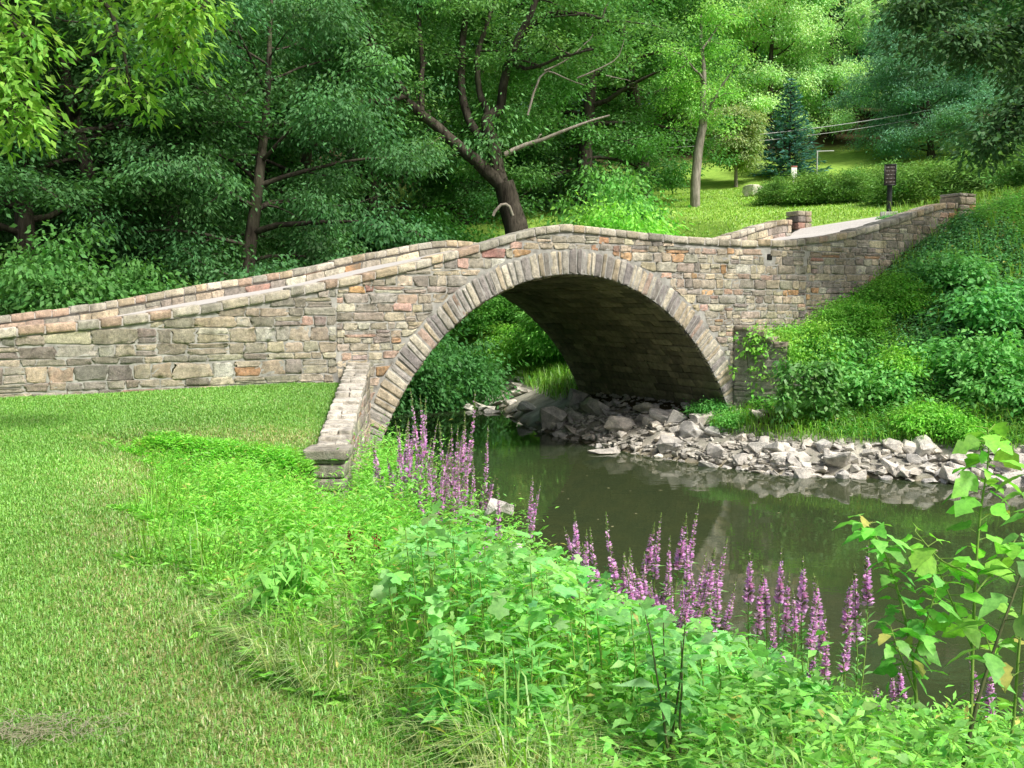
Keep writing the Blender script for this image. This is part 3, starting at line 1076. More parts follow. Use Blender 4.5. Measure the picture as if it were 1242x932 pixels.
tree_rows = [
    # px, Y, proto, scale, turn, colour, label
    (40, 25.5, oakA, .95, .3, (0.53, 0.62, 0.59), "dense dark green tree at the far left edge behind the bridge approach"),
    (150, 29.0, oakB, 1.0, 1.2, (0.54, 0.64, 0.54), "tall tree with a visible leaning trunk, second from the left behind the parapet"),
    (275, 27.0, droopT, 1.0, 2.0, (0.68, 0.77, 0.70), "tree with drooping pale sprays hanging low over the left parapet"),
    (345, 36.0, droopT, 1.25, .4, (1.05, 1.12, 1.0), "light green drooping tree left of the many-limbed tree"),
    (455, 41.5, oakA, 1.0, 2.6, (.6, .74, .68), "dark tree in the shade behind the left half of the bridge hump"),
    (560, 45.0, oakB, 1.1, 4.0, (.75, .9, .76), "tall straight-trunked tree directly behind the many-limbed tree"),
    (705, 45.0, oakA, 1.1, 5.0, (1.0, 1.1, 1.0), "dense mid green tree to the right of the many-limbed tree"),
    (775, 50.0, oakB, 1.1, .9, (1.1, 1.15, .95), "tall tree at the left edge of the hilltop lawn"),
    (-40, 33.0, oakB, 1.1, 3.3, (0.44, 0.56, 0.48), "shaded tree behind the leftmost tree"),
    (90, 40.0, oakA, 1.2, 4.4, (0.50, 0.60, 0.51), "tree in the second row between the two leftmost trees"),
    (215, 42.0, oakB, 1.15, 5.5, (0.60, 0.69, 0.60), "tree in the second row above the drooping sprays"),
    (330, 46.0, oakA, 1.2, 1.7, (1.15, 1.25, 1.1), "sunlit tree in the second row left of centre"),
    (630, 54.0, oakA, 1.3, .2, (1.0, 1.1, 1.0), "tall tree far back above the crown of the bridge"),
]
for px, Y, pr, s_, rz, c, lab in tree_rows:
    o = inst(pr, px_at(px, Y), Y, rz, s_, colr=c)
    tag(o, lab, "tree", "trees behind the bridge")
hill_rows = [  # colours of the right-hand trees are paled to imitate haze
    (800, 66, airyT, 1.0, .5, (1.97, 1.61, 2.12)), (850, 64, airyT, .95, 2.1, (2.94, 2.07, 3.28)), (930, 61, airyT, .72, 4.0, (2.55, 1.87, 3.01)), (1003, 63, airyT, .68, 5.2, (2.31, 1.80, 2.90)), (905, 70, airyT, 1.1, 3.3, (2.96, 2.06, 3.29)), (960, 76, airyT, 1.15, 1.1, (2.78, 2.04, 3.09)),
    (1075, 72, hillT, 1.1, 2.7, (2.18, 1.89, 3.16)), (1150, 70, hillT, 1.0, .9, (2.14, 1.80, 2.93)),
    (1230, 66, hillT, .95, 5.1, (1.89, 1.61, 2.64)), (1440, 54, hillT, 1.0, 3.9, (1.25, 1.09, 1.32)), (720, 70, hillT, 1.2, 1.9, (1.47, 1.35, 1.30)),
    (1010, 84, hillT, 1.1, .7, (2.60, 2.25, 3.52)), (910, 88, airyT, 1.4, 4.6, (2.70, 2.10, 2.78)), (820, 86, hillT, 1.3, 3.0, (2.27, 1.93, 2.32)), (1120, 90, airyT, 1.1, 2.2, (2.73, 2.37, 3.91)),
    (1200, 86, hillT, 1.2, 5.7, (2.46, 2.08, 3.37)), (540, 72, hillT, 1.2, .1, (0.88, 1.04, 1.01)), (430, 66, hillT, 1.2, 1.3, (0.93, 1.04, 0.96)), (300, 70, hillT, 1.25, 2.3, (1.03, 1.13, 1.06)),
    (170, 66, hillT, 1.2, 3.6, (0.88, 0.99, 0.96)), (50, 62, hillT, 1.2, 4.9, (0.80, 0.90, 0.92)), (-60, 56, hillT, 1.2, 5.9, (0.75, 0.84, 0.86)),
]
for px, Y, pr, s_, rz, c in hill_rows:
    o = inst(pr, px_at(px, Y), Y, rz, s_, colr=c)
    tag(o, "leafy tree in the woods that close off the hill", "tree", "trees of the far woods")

# rounded blue-green tree right of the sign
rt = make_tree("rounded_tree", 6, 8.2, 4.6, .4, .25, nl=36, per=150, L=.15, W=.065, rad=.75, droop=.5, flat=.6, base=(.062, .135, .06), shape=1.05)
put(rt, px_at(1122, 55), 55, .4, .86)
tag(rt, "broad rounded blue-green tree behind the hedge and the dark sign", "tree")

# tree on the right whose dark boughs hang over the top right corner


# many-limbed tree behind the hump
def limb(pts, Y, r0, r1, rng, n=14, dy=0.0, ds=0.0):
    P = np.array([at(px, py, Y + ds + (dy - ds) * i / max(len(pts) - 1, 1)) for i, (px, py) in enumerate(pts)])
    s = np.linspace(0, len(P) - 1, n)
    Q = np.stack([np.interp(s, range(len(P)), P[:, k]) for k in range(3)], 1)
    Q[1:-1] = (Q[:-2] + 2 * Q[1:-1] + Q[2:]) / 4
    Q[1:] += np.cumsum(rng.normal(0, .02, (n - 1, 3)), 0)
    return Q, np.linspace(r0, r1, n)


rng = np.random.default_rng(21)
ML_Y = 33.0
mb = at(632, 300, ML_Y); mb[2] = hz(mb[0], mb[1]) - .2
big = empty("many_limbed_tree", tuple(mb))
tag(big, "old spreading tree with dark twisting limbs rising behind the bridge hump", "tree")
wood, crown = Acc(), Acc()
limbs = [
    ([(634, 330), (628, 285), (618, 250), (608, 222)], .44, .33, 0), ([(608, 222), (604, 205), (600, 175), (589, 150), (592, 138), (607, 130)], .25, .17, .6),
    ([(610, 226), (590, 208), (570, 190), (550, 172), (528, 150), (507, 132), (494, 117)], .24, .12, -.8), ([(494, 117), (470, 80), (454, 46), (440, 5), (425, -50)], .12, .07, -2.0),
    ([(494, 117), (470, 123), (440, 127), (410, 126), (384, 121), (350, 130)], .10, .04, -2.4), ([(511, 136), (511, 100), (512, 60), (505, 10), (500, -40)], .10, .05, .8),
    ([(607, 131), (612, 95), (616, 75), (628, 46), (649, 8), (668, -40)], .16, .08, -.7), ([(628, 46), (665, 16), (705, 20), (735, 30)], .11, .04, -1.0),
    ([(600, 175), (575, 160), (565, 140), (560, 100), (562, 40), (575, -30)], .16, .10, 1.4), ([(592, 138), (580, 110), (578, 70), (590, 30), (610, -20)], .12, .06, 1.0),
    ([(494, 117), (455, 60), (420, 35), (380, 10)], .09, .04, -2.8), ([(616, 75), (640, 85), (680, 70), (720, 60)], .07, .03, -1.4)]
tips = []
starts = [0, 0, 0, -.8, -.8, -.65, .6, .2, .3, .5, -.8, .35]
for (pts, r0, r1, dy), ds in zip(limbs, starts):
    Q, rr = limb(pts, ML_Y, r0, r1, rng, dy=dy, ds=ds)
    tube(wood, Q - mb, rr, 9)
    if r1 < .13:
        for j in range(6):
            q = Q[rng.integers(4, len(Q))]
            sp = curve(q, (rng.normal(0, 1), rng.normal(.6, .6), rng.uniform(-.1, .8)), rng.uniform(.8, 2.3), 4, rng, (0, 0, -.4), .15)
            tube(wood, sp - mb, .035 * (1 - np.linspace(0, .8, 5)), 4)
            tips += [sp[-1], sp[-2], sp[2]]
for _ in range(190):
    p = at(rng.uniform(410, 770), rng.uniform(-130, 95), ML_Y + rng.uniform(.3, 4.5)); tips.append(p)
for _ in range(14):
    p = at(rng.uniform(420, 760), rng.uniform(-60, 30), ML_Y - rng.uniform(.5, 2.0)); tips.append(p)
for _ in range(60):
    p = at(rng.normal(560, 55), rng.uniform(60, 190), ML_Y + rng.uniform(1.0, 3.6)); tips.append(p)
for (a_, b_) in ((620, 205), (640, 140), (655, 120), (630, 170), (588, 200), (570, 205), (655, 215), (640, 235), (668, 150), (705, 110), (690, 95)):
    for _ in range(2): tips.append(at(a_ + rng.normal(0, 9), b_ + rng.normal(0, 9), ML_Y + .5))
cluster_leaves(crown, np.array(tips) - mb, .65, 120, .13, .065, (.052, .12, .022), rng, .45, .35)
wood.build("trunk", M_BARK, big, True)
crown.build("crown", M_LEAF, big)
dead = [([(612, 188), (632, 178), (650, 173), (692, 158), (715, 149), (742, 143)], .09, .03), ([(649, 173), (656, 163), (658, 162)], .035, .015), ([(612, 262), (600, 258)], .0, .0),
        ([(598, 262), (604, 252), (612, 247), (620, 250), (624, 262)], .05, .06), ([(640, 140), (655, 90), (672, 84), (690, 98), (710, 106)], .04, .015),
        ([(660, 86), (690, 70), (712, 52), (720, 40)], .03, .012), ([(700, 95), (730, 85), (752, 70), (757, 50)], .03, .012), ([(735, 92), (765, 97)], .02, .01)]
for pts, r0, r1 in dead:
    if r0 == 0: continue
    a = Acc(); Q, rr = limb(pts, ML_Y - 1.0, r0, r1, rng, 8)
    tube(a, Q - mb, rr, 6)
    o = a.build("dead_branch", M_DEAD, big, True)
    o["label"] = "bare pale dead branch"

# bark tree leaning on the hilltop lawn
lt_b = np.array([*ground_hit(845, 251, 30)])
lt = empty("lawn_tree", tuple(lt_b)); tag(lt, "slim pale-barked tree standing alone on the lawn edge above the bridge", "tree")
wood, crown = Acc(), Acc(); Yt = lt_b[1]; tips = []
for pts, r0, r1, dy in [([(843, 256), (845, 215), (850, 180), (855, 150), (854, 138)], .21, .15, 0), ([(853, 140), (853, 110), (855, 85), (850, 55), (852, 20)], .15, .05, .4), ([(853, 150), (862, 128), (874, 112), (886, 95)], .09, .03, -.3),
                       ([(855, 100), (838, 80), (825, 60)], .06, .02, -.4), ([(852, 60), (866, 40), (880, 20)], .05, .02, .4)]:
    Q, rr = limb(pts, Yt, r0, r1, rng, 9, dy); tube(wood, Q - lt_b, rr, 8)
    if r0 < .2:
        for j in range(6):
            q = Q[rng.integers(2, len(Q))]
            sp = curve(q, (rng.normal(-.3, .8), rng.normal(0, 1), rng.uniform(-.3, .5)), rng.uniform(.4, 1.2), 4, rng, (0, 0, -.5), .15)
            tube(wood, sp - lt_b, .03 * (1 - np.linspace(0, .8, 5)), 4); tips += [sp[-1], sp[-2], sp[2]]
for _ in range(24): tips.append(at(rng.normal(833, 20), rng.uniform(50, 150), Yt + rng.uniform(.2, 1.6)))
for _ in range(14): tips.append(at(rng.normal(876, 10), rng.uniform(60, 165), Yt + rng.uniform(0, 1)))
cluster_leaves(crown, np.array(tips) - lt_b, .5, 75, .12, .055, (.12, .235, .04), rng, .6, .5)
wood.build("trunk", M_BARKP, lt, True); crown.build("crown", M_LEAF, lt)

# small tree with tan tinged leaves
st_b = np.array([*ground_hit(893, 228, 40)])
st = make_tree("small_tree", 9, 4.2, 1.35, 1.5, .12, nl=20, per=55, L=.16, W=.07, rad=.42, base=(.125, .165, .05), droop=.6, flat=.6, bark=M_BARKP)
put(st, st_b[0], st_b[1], 0, 1.0); tag(st, "small tan-tinged tree on the lawn beside the spruce", "tree")

# blue spruce
def make_conifer(name, seed, H, Rb, base, whorls=22, per=11, L=.30, W=.05, mat=None, drop=-.12, gap=0.0, needles=34):
    rng = np.random.default_rng(seed); wood, cr = Acc(), Acc()
    tube(wood, [(0, 0, -.2), (0, 0, H * .5), (0, 0, H)], [.03 * H * .6, .018 * H * .6, .01], 8)
    for i in range(whorls):
        f = (i + .3) / whorls; z = H * (gap + (1 - gap) * f)
        rr = Rb * (1 - f) ** .85 * rng.uniform(.88, 1.1) + .08
        nb = max(4, int(per * (1 - f * .5)))
        for j in range(nb):
            az = j * 2 * math.pi / nb + i * 1.1 + rng.uniform(-.2, .2)
            bl = rr * rng.uniform(.8, 1.12)
            bp = curve((0, 0, z), (math.cos(az), math.sin(az), .25 * f + drop), bl, 4, rng, (0, 0, .25), .05)
            tube(wood, bp, [.025, .02, .015, .01, .005], 4)
            m = max(6, int(needles * bl / Rb))
            g = rng.uniform(.15, 1.0, m) ** .8 * 4
            P = np.stack([np.interp(g, range(5), bp[:, k]) for k in range(3)], 1) + rng.normal(0, .03, (m, 3))
            dv = nrm(bp[-1] - bp[0]); sd = np.cross(dv, (0, 0, 1))
            D = dv * rng.uniform(.3, 1, (m, 1)) + sd * rng.uniform(-1, 1, (m, 1)) + np.array([0, 0, 1]) * rng.uniform(-.25, .3, (m, 1))
            V, F = leaves(P, D, nrm(np.array([0, 0, 1.]) + rng.normal(0, .5, (m, 3))), L * rng.uniform(.6, 1.2, m) * (.5 + .5 * bl / Rb), W * rng.uniform(.8, 1.6, m), .05)
            cr.add(V, F, np.array(base) * rng.uniform(.7, 1.3, (m, 1)) * rng.uniform(.85, 1.15))
    root = empty(name); wood.build("trunk", M_BARK, root, True); cr.build("crown", mat or M_NEEDLE, root)
    return root


sp_b = ground_hit(957, 214, 45)
spr = make_conifer("spruce_tree", 31, 5.1, 1.75, (.045, .115, .075), 24, 12, .30, .07, needles=46)
put(spr, sp_b[0], sp_b[1], 0, 1.0); tag(spr, "dark blue-green spruce standing behind the juniper bushes", "tree")
pine = make_conifer("pine_tree", 32, 15, 4.0, (.11, .20, .11), 15, 8, .75, .20, needles=110, drop=.05, gap=.12)
put(pine, px_at(1030, 66), 66, .5, 1.0); tag(pine, "tall layered pine with open tiers above the spruce", "tree")
p2 = copy_tree(pine); put(p2, px_at(990, 76), 76, 2.5, 1.15); tag(p2, "second taller pine standing behind the layered pine", "tree")

# near tree left of the camera, only its leafy boughs reach into the picture
rng = np.random.default_rng(41)
nb = np.array([-9.5, 9.0, hz(-9.5, 9.0)])
nearT = empty("maple_tree", tuple(nb)); tag(nearT, "near tree whose yellow-green boughs hang into the top left corner", "tree")
wood, crown = Acc(), Acc()
tube(wood, curve((0, 0, -.3), (.05, 0, 1), 9, 8, rng, (0, 0, .2), .04), np.linspace(.36, .12, 9), 10)
tips = []
def bough(pts, r0, n_tips, spread, Y):
    P = np.array([at(a_, b_, Y) for a_, b_ in pts]); P = np.concatenate([[nb + (0, 0, 6.0)], P]) - nb
    s_ = np.linspace(0, len(P) - 1, 12); Q = np.stack([np.interp(s_, range(len(P)), P[:, k]) for k in range(3)], 1)
    tube(wood, Q, np.linspace(r0, .008, 12), 6)
    for _ in range(n_tips):
        g = rng.uniform(4, 11); q = np.array([np.interp(g, range(12), Q[:, k]) for k in range(3)])
        sp = curve(q, (rng.normal(.2, .6), rng.normal(0, .6), -.2), rng.uniform(.15, spread), 3, rng, (0, 0, -.7), .12)
        tube(wood, sp, [.010, .007, .005, .003], 4); tips.extend([sp[-1], sp[-2], sp[1]])
bough([(-40, -60), (60, -30), (130, 0), (150, 60), (160, 125)], .05, 13, .3, 9.6)
bough([(-40, -80), (100, -40), (180, -5), (205, 35), (215, 65)], .05, 15, .35, 9.8)
bough([(-60, -60), (120, -60), (215, -20), (250, 10)], .04, 12, .35, 9.4)
bough([(-60, 40), (-20, 60), (5, 110), (10, 150)], .05, 18, .35, 9.0)
bough([(-60, -20), (0, 0), (25, 40), (38, 60)], .04, 11, .35, 9.2)
C = np.array(tips)
cluster_leaves(crown, C, .24, 14, .11, .042, (.085, .165, .018), rng, .8, .55, .7, .2)
wood.build("trunk", M_BARK, nearT, True); crown.build("crown", M_LEAF, nearT)

# off-frame tree on the right whose dark boughs hang over the top right corner
nb = np.array([16.5, 20.0, hz(16.5, 20.0)])
overT = empty("overhanging_tree", tuple(nb)); tag(overT, "dark tree hanging its boughs over the top right corner above the bank", "tree")
wood, crown = Acc(), Acc(); tips = []
tube(wood, curve((0, 0, -.3), (-.05, 0, 1), 11, 8, rng, (0, 0, .2), .04), np.linspace(.4, .12, 9), 10)
bough([(1400, -60), (1300, 0), (1230, 30), (1180, 50), (1135, 35)], .12, 34, .9, 19.0)
bough([(1400, -120), (1300, -80), (1200, -40), (1130, -10), (1100, 10)], .10, 34, .9, 19.5)
bough([(1400, 0), (1320, 60), (1250, 110), (1215, 150), (1200, 185)], .10, 30, .8, 18.5)
bough([(1420, -60), (1330, 20), (1270, 60), (1220, 90)], .10, 24, .9, 20.5)
cluster_leaves(crown, np.array(tips), .5, 42, .13, .06, (.030, .066, .018), rng, .6, .4)
wood.build("trunk", M_BARK, overT, True); crown.build("crown", M_LEAF, overT)


# ================================================================== shrubs
def make_bush(name, seed, rx, ry, rz, n, per, L, W, base, rad, flat=.5, droop=.1, stems=7, upward=0.0, mat=None):
    rng = np.random.default_rng(seed); wood, cr = Acc(), Acc()
    a = rng.uniform(0, 2 * math.pi, n); el = np.arcsin(rng.uniform(0, 1, n)); k = rng.uniform(.55, 1.0, n) * (1 + .16 * np.sin(a * 3 + seed) + .12 * np.sin(a * 5 + el * 4))
    C = np.stack([rx * k * np.cos(a) * np.cos(el), ry * k * np.sin(a) * np.cos(el), rz * k * np.sin(el) + .08], 1)
    for i in range(stems):
        c = C[rng.integers(n)]
        tube(wood, [(c[0] * .08, c[1] * .08, -.1), c * .5 + (0, 0, .1), c * .92], [.03, .018, .006], 5)
    if upward > 0:
        m = n * per; i = np.repeat(np.arange(n), per)
        P = C[i] + rng.normal(0, rad * .45, (m, 3)); o = nrm(C[i] + (0, 0, .3))
        D = o + np.array([0, 0, upward]) * 1.0 + rng.normal(0, .5, (m, 3))
        V, F = leaves(P, D, nrm(np.array([0, 0, 1.]) + rng.normal(0, .6, (m, 3))), L * rng.uniform(.6, 1.3, m), W * rng.uniform(.7, 1.3, m), .1)
        sh = rng.uniform(.8, 1.2, n)[i][:, None]
        cr.add(V, F, np.array(base) * sh * rng.uniform(.75, 1.25, (m, 1)))
    else:
        cluster_leaves(cr, C, rad, per, L, W, base, rng, flat, droop)
    root = empty(name); wood.build("stem", M_BARK, root, True); cr.build("crown", mat or M_LEAF, root)
    return root


jun = make_bush("juniper_bush", 51, 1.55, 1.3, 1.35, 230, 85, .13, .035, (.075, .15, .026), .42, flat=.42, droop=-.05, mat=M_NEEDLE)
jun2 = make_bush("juniper_bush", 52, 1.7, 1.3, 1.45, 230, 85, .13, .035, (.085, .16, .026), .45, flat=.42, droop=-.05, mat=M_NEEDLE)
for i, (px, py, pr, s_, lab) in enumerate([
        (948, 248, jun, .62, "low left end of the juniper clump beside the white rock"), (985, 248, jun2, .74, "tallest middle bush of the juniper clump on the lawn"),
        (1022, 246, jun, .74, "right-hand bush of the juniper clump on the lawn"), (1062, 240, jun2, .70, "juniper just left of the dark sign, at the start of the hedge"),
        (1100, 247, jun, .86, "hedge juniper directly right of the dark sign"), (1140, 246, jun2, .86, "hedge juniper behind the near end pillar"),
        (1185, 243, jun, .92, "hedge juniper right of the near end pillar"), (1228, 240, jun2, .98, "hedge juniper at the right edge above the bank"), (1275, 238, jun, 1.1, "last hedge juniper past the right edge")]):
    g = ground_hit(px, py, 26)
    o = inst(pr, g[0], g[1] + (0 if px < 1050 else -.0), i * 1.3, s_)
    tag(o, lab, "bush", "junipers on the hilltop lawn")

shA = make_bush("leafy_shrub", 61, 1.7, 1.5, 2.2, 190, 110, .125, .055, (.11, .23, .03), .5, .5, .35)
shB = make_bush("leafy_shrub", 62, 1.9, 1.6, 1.8, 190, 110, .115, .06, (.06, .14, .026), .5, .45, .3)
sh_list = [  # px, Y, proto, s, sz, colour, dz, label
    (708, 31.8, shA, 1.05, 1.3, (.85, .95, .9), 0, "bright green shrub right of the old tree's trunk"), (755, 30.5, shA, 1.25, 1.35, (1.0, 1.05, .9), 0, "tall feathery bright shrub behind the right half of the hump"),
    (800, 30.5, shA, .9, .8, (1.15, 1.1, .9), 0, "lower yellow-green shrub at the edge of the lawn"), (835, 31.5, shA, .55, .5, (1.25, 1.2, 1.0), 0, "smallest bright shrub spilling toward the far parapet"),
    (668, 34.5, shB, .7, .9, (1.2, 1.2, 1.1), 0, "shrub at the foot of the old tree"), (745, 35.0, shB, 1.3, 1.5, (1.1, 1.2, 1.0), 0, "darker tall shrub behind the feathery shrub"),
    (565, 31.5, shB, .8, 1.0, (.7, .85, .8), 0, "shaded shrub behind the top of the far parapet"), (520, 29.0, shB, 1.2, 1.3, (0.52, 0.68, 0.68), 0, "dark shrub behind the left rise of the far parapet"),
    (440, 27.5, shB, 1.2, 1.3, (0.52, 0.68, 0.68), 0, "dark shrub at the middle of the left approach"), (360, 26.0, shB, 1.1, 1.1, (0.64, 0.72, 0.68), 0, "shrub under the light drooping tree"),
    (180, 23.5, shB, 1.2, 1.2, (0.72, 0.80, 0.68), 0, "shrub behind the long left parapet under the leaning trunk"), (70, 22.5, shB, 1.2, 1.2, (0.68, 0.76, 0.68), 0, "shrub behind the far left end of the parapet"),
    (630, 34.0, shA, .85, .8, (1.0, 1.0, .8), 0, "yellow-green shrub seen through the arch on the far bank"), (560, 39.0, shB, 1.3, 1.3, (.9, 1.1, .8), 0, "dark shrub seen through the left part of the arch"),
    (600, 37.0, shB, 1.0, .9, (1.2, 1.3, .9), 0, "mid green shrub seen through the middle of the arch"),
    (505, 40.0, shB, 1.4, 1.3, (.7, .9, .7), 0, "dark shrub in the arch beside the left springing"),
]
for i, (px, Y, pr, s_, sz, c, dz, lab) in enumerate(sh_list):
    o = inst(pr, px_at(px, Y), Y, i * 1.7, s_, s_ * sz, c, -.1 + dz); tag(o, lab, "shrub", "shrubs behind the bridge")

# ================================================================== riprap rocks
import bmesh


def rock_mesh(seed, flat):
    rng = np.random.default_rng(seed)
    bm = bmesh.new()
    for _ in range(13):
        v = rng.normal(0, 1, 3); v = v / np.linalg.norm(v) * rng.uniform(.8, 1.1)
        v = np.clip(v * 1.35, -.8, .8) * np.array([.62, .46, flat])
        bm.verts.new(v)
    r = bmesh.ops.convex_hull(bm, input=bm.verts)
    bmesh.ops.delete(bm, geom=list({g for g in list(r['geom_interior']) + list(r['geom_unused']) if isinstance(g, bmesh.types.BMVert)}), context='VERTS')
    bmesh.ops.bevel(bm, geom=list(bm.edges), offset=.022, segments=1, affect='EDGES', clamp_overlap=True)
    bmesh.ops.triangulate(bm, faces=bm.faces)
    bmesh.ops.subdivide_edges(bm, edges=[e for e in bm.edges if e.calc_length() > .16], cuts=2, use_grid_fill=True)
    bmesh.ops.triangulate(bm, faces=bm.faces)
    from mathutils import noise as mn
    for v in bm.verts:
        q = v.co * 2.6 + Vector((seed * 3.7, 0, 0)); q2 = v.co * 8.0 + Vector((0, seed * 1.7, 0))
        v.co += v.co.normalized() * (.075 * mn.noise(q) + .022 * mn.noise(q2))
    bmesh.ops.recalc_face_normals(bm, faces=bm.faces)
    me = bpy.data.meshes.new("rock"); bm.to_mesh(me); bm.free()
    a = me.attributes.new("tint", 'FLOAT_COLOR', 'FACE')
    base = np.array(1.6 * [np.array(q) for q in ((.40, .39, .36), (.36, .355, .34), (.43, .41, .37), (.33, .32, .30), (.41, .385, .34))][seed % 5])
    c = np.ones((len(me.polygons), 4), np.float32); c[:, :3] = base * rng.uniform(.93, 1.07, (len(me.polygons), 1))
    a.data.foreach_set("color", c.ravel()); me.materials.append(M_ROCK)
    return me


ROCKS = [rock_mesh(100 + i, [.34, .42, .30, .38, .26][i % 5]) for i in range(14)]
SLABS = [rock_mesh(300 + i, [.14, .18, .2][i % 3]) for i in range(8)]


def rock(x, y, s, z, label, group="riprap rocks along the far waterline", me=None, rot=None, sq=(1, 1, 1)):
    o = bpy.data.objects.new("rock", me or ROCKS[R.integers(len(ROCKS))]); col.objects.link(o)
    o.location = (x, y, z)
    o.rotation_euler = rot if rot is not None else (R.uniform(-.5, .5), R.uniform(-.5, .5), R.uniform(0, 6.28))
    o.scale = (s * sq[0], s * sq[1], s * sq[2])
    tag(o, label, "rock", group)
    return o


SMALL = "pale angular limestone rock in the riprap along the far waterline"
# a few large ones under the arch and along the edge, read off the photo
for (px, py, Y, s_, me_, lab) in [
        (672, 512, 23.0, 1.15, 0, "largest grey boulder in the shade at the water's edge under the arch"), (722, 505, 22.6, 1.05, 5, "broad grey boulder under the arch right of the largest one"),
        (752, 522, 20.8, .95, 7, "rounded grey boulder with its foot in the water under the arch"), (640, 500, 25.5, .8, 2, "grey boulder at the far mouth of the arch"),
        (700, 500, 24.0, .9, 3, "grey boulder behind the broad boulder under the arch"), (785, 508, 21.2, .8, 9, "boulder under the middle of the dark soffit"),
        (803, 518, 20.4, .72, 11, "tan boulder under the arch"), (858, 512, 19.6, .75, 4, "round pale boulder below the right springing"),
        (838, 520, 19.4, .72, 6, "pale upright boulder below the springing"), (822, 512, 20.2, .62, 1, "pointed pale boulder leaning upright under the arch"),
        (968, 550, 17.2, .75, 8, "broad pale slab in the middle of the riprap"), (1017, 551, 17.0, 1.0, 10, "largest flat pale slab in the riprap"),
        (1083, 535, 17.3, .62, 12, "pale pointed rock high on the riprap"), (812, 545, 19.0, .7, 13, "pale flat-topped rock at the water's edge below the arch"),
        (870, 556, 18.2, .62, 3, "white flat rock at the water's edge"), (1190, 552, 16.4, .7, 5, "grey rock at the right end of the riprap"),
        (1215, 556, 16.3, .75, 2, "square grey rock at the far right end of the riprap"), (1160, 560, 16.2, .85, 7, "long grey slab near the right end of the riprap"),
        (920, 545, 17.9, .62, 0, "grey rock left of the broad pale slab")]:
    P = at(px, py, Y); s_ *= .70 if px < 860 else .62
    rock(P[0], P[1], s_, max(hz(P[0], P[1]), 0.0) + .14 * s_, lab, me=ROCKS[me_])
seg = np.array([(9.6, 15.7), (7.9, 16.05), (5.9, 16.75), (4.6, 17.05), (3.55, 18.1), (2.2, 19.8), (1.2, 21.8), (.46, 23.6)])
sl = np.concatenate([[0], np.cumsum(np.linalg.norm(np.diff(seg, axis=0), axis=1))])
n_r = 0
while n_r < 262:
    f = R.uniform(0, sl[-1]) if R.random() < .72 else R.uniform(0, 6.3)
    x = np.interp(f, sl, seg[:, 0]); y = np.interp(f, sl, seg[:, 1])
    k = min(np.searchsorted(sl, f), len(seg) - 1); e = nrm(seg[k] - seg[k - 1]); nv = np.array([e[1], -e[0]])
    if nv[1] < 0: nv = -nv
    d = (-.12 + 1.0 * R.random() ** 1.2) if f < 6.6 else R.uniform(-.1, 1.9)
    x, y = x + nv[0] * d, y + nv[1] * d
    t_, n_ = to_tn(x, y)
    if t_ > 3.2 and n_ > -.2: continue
    s_ = R.choice([.18, .25, .33, .42], p=[.33, .37, .22, .08]) * R.uniform(.8, 1.2)
    rock(x, y, s_, max(hz(x, y), -.03) + .12 * s_, SMALL, me=(SLABS[R.integers(8)] if R.random() < .5 else None)); n_r += 1
a = Acc()
proto = []
for me in SLABS + ROCKS[:5]:
    me.calc_loop_triangles()
    v = np.zeros(len(me.vertices) * 3, np.float32); me.vertices.foreach_get("co", v)
    f_ = np.zeros(len(me.loop_triangles) * 3, np.int32); me.loop_triangles.foreach_get("vertices", f_)
    proto.append((v.reshape(-1, 3), f_.reshape(-1, 3)))
for _ in range(1500):
    f = R.uniform(0, sl[-1]) if R.random() < .45 else R.uniform(5.0, sl[-1])
    x = np.interp(f, sl, seg[:, 0]); y = np.interp(f, sl, seg[:, 1])
    k = min(np.searchsorted(sl, f), len(seg) - 1); e = nrm(seg[k] - seg[k - 1]); nv = np.array([e[1], -e[0]])
    if nv[1] < 0: nv = -nv
    d = R.uniform(-.15, 1.0) if f < 6.6 else R.uniform(-.15, 2.0)
    x, y = x + nv[0] * d, y + nv[1] * d
    v, f_ = proto[R.integers(len(proto))]; s_ = R.uniform(.05, .17); az = R.uniform(0, 6.28); c_, n_ = math.cos(az), math.sin(az)
    tl = R.normal(0, .25, 2)
    w_ = v @ np.array([[c_, n_, tl[0]], [-n_, c_, tl[1]], [0, 0, 1]])
    a.add(w_ * s_ + (x, y, max(hz(x, y), -.02) + .10 * s_), f_, np.array((.50, .485, .44)) * R.uniform(.6, 1.25))
tag(a.build("rubble", M_ROCK), "small broken stones filling the gaps of the riprap", None, None, "stuff")
for _ in range(26):        # pebbly bar at the upstream mouth of the arch
    P = at(R.uniform(585, 660), R.uniform(470, 492), 30); x, y = R.uniform(-1.2, .4), R.uniform(26, 33)
    rock(x, y, R.uniform(.25, .5), max(hz(x, y), 0) + .05, "pale stone on the gravel bar seen through the arch", "stones of the gravel bar", SLABS[R.integers(8)])
for (px, py, Y, s_, sl_, lab) in [(735, 543, 20.3, .4, 0, "flat stone just above the water below the arch"), (735, 556, 19.6, .62, 3, "half sunken flat stone in front of the arch"), (782, 548, 19.6, .25, 4, "small stone in the water beside the white flat rock")]:
    P = at(px, py, Y); rock(P[0], P[1], s_, .03, lab, "stones standing in the creek", SLABS[sl_])
for (px, py, Y, s_, me_, lab) in [(604, 614, 8.6, .24, 3, "white boulder among the weeds at the near water's edge"), (628, 664, 7.6, .11, 8, "small pale stone at the near water's edge"), (490, 578, 11.0, .3, 1, "pale boulder behind the purple flower spikes")]:
    P = at(px, py, Y); rock(P[0], P[1], s_, P[2] - .1 * s_, lab, "boulders on the near bank", ROCKS[me_], (0.15, .1, 1.0))
g = ground_hit(915, 238, 38); rock(g[0], g[1], .95, g[2] + .2, "white boulder on the lawn left of the juniper clump", "boulders on the lawn", ROCKS[2], (0, 0, .4), (1, 1, 1.2)).color = (1, 1, 1, 1)

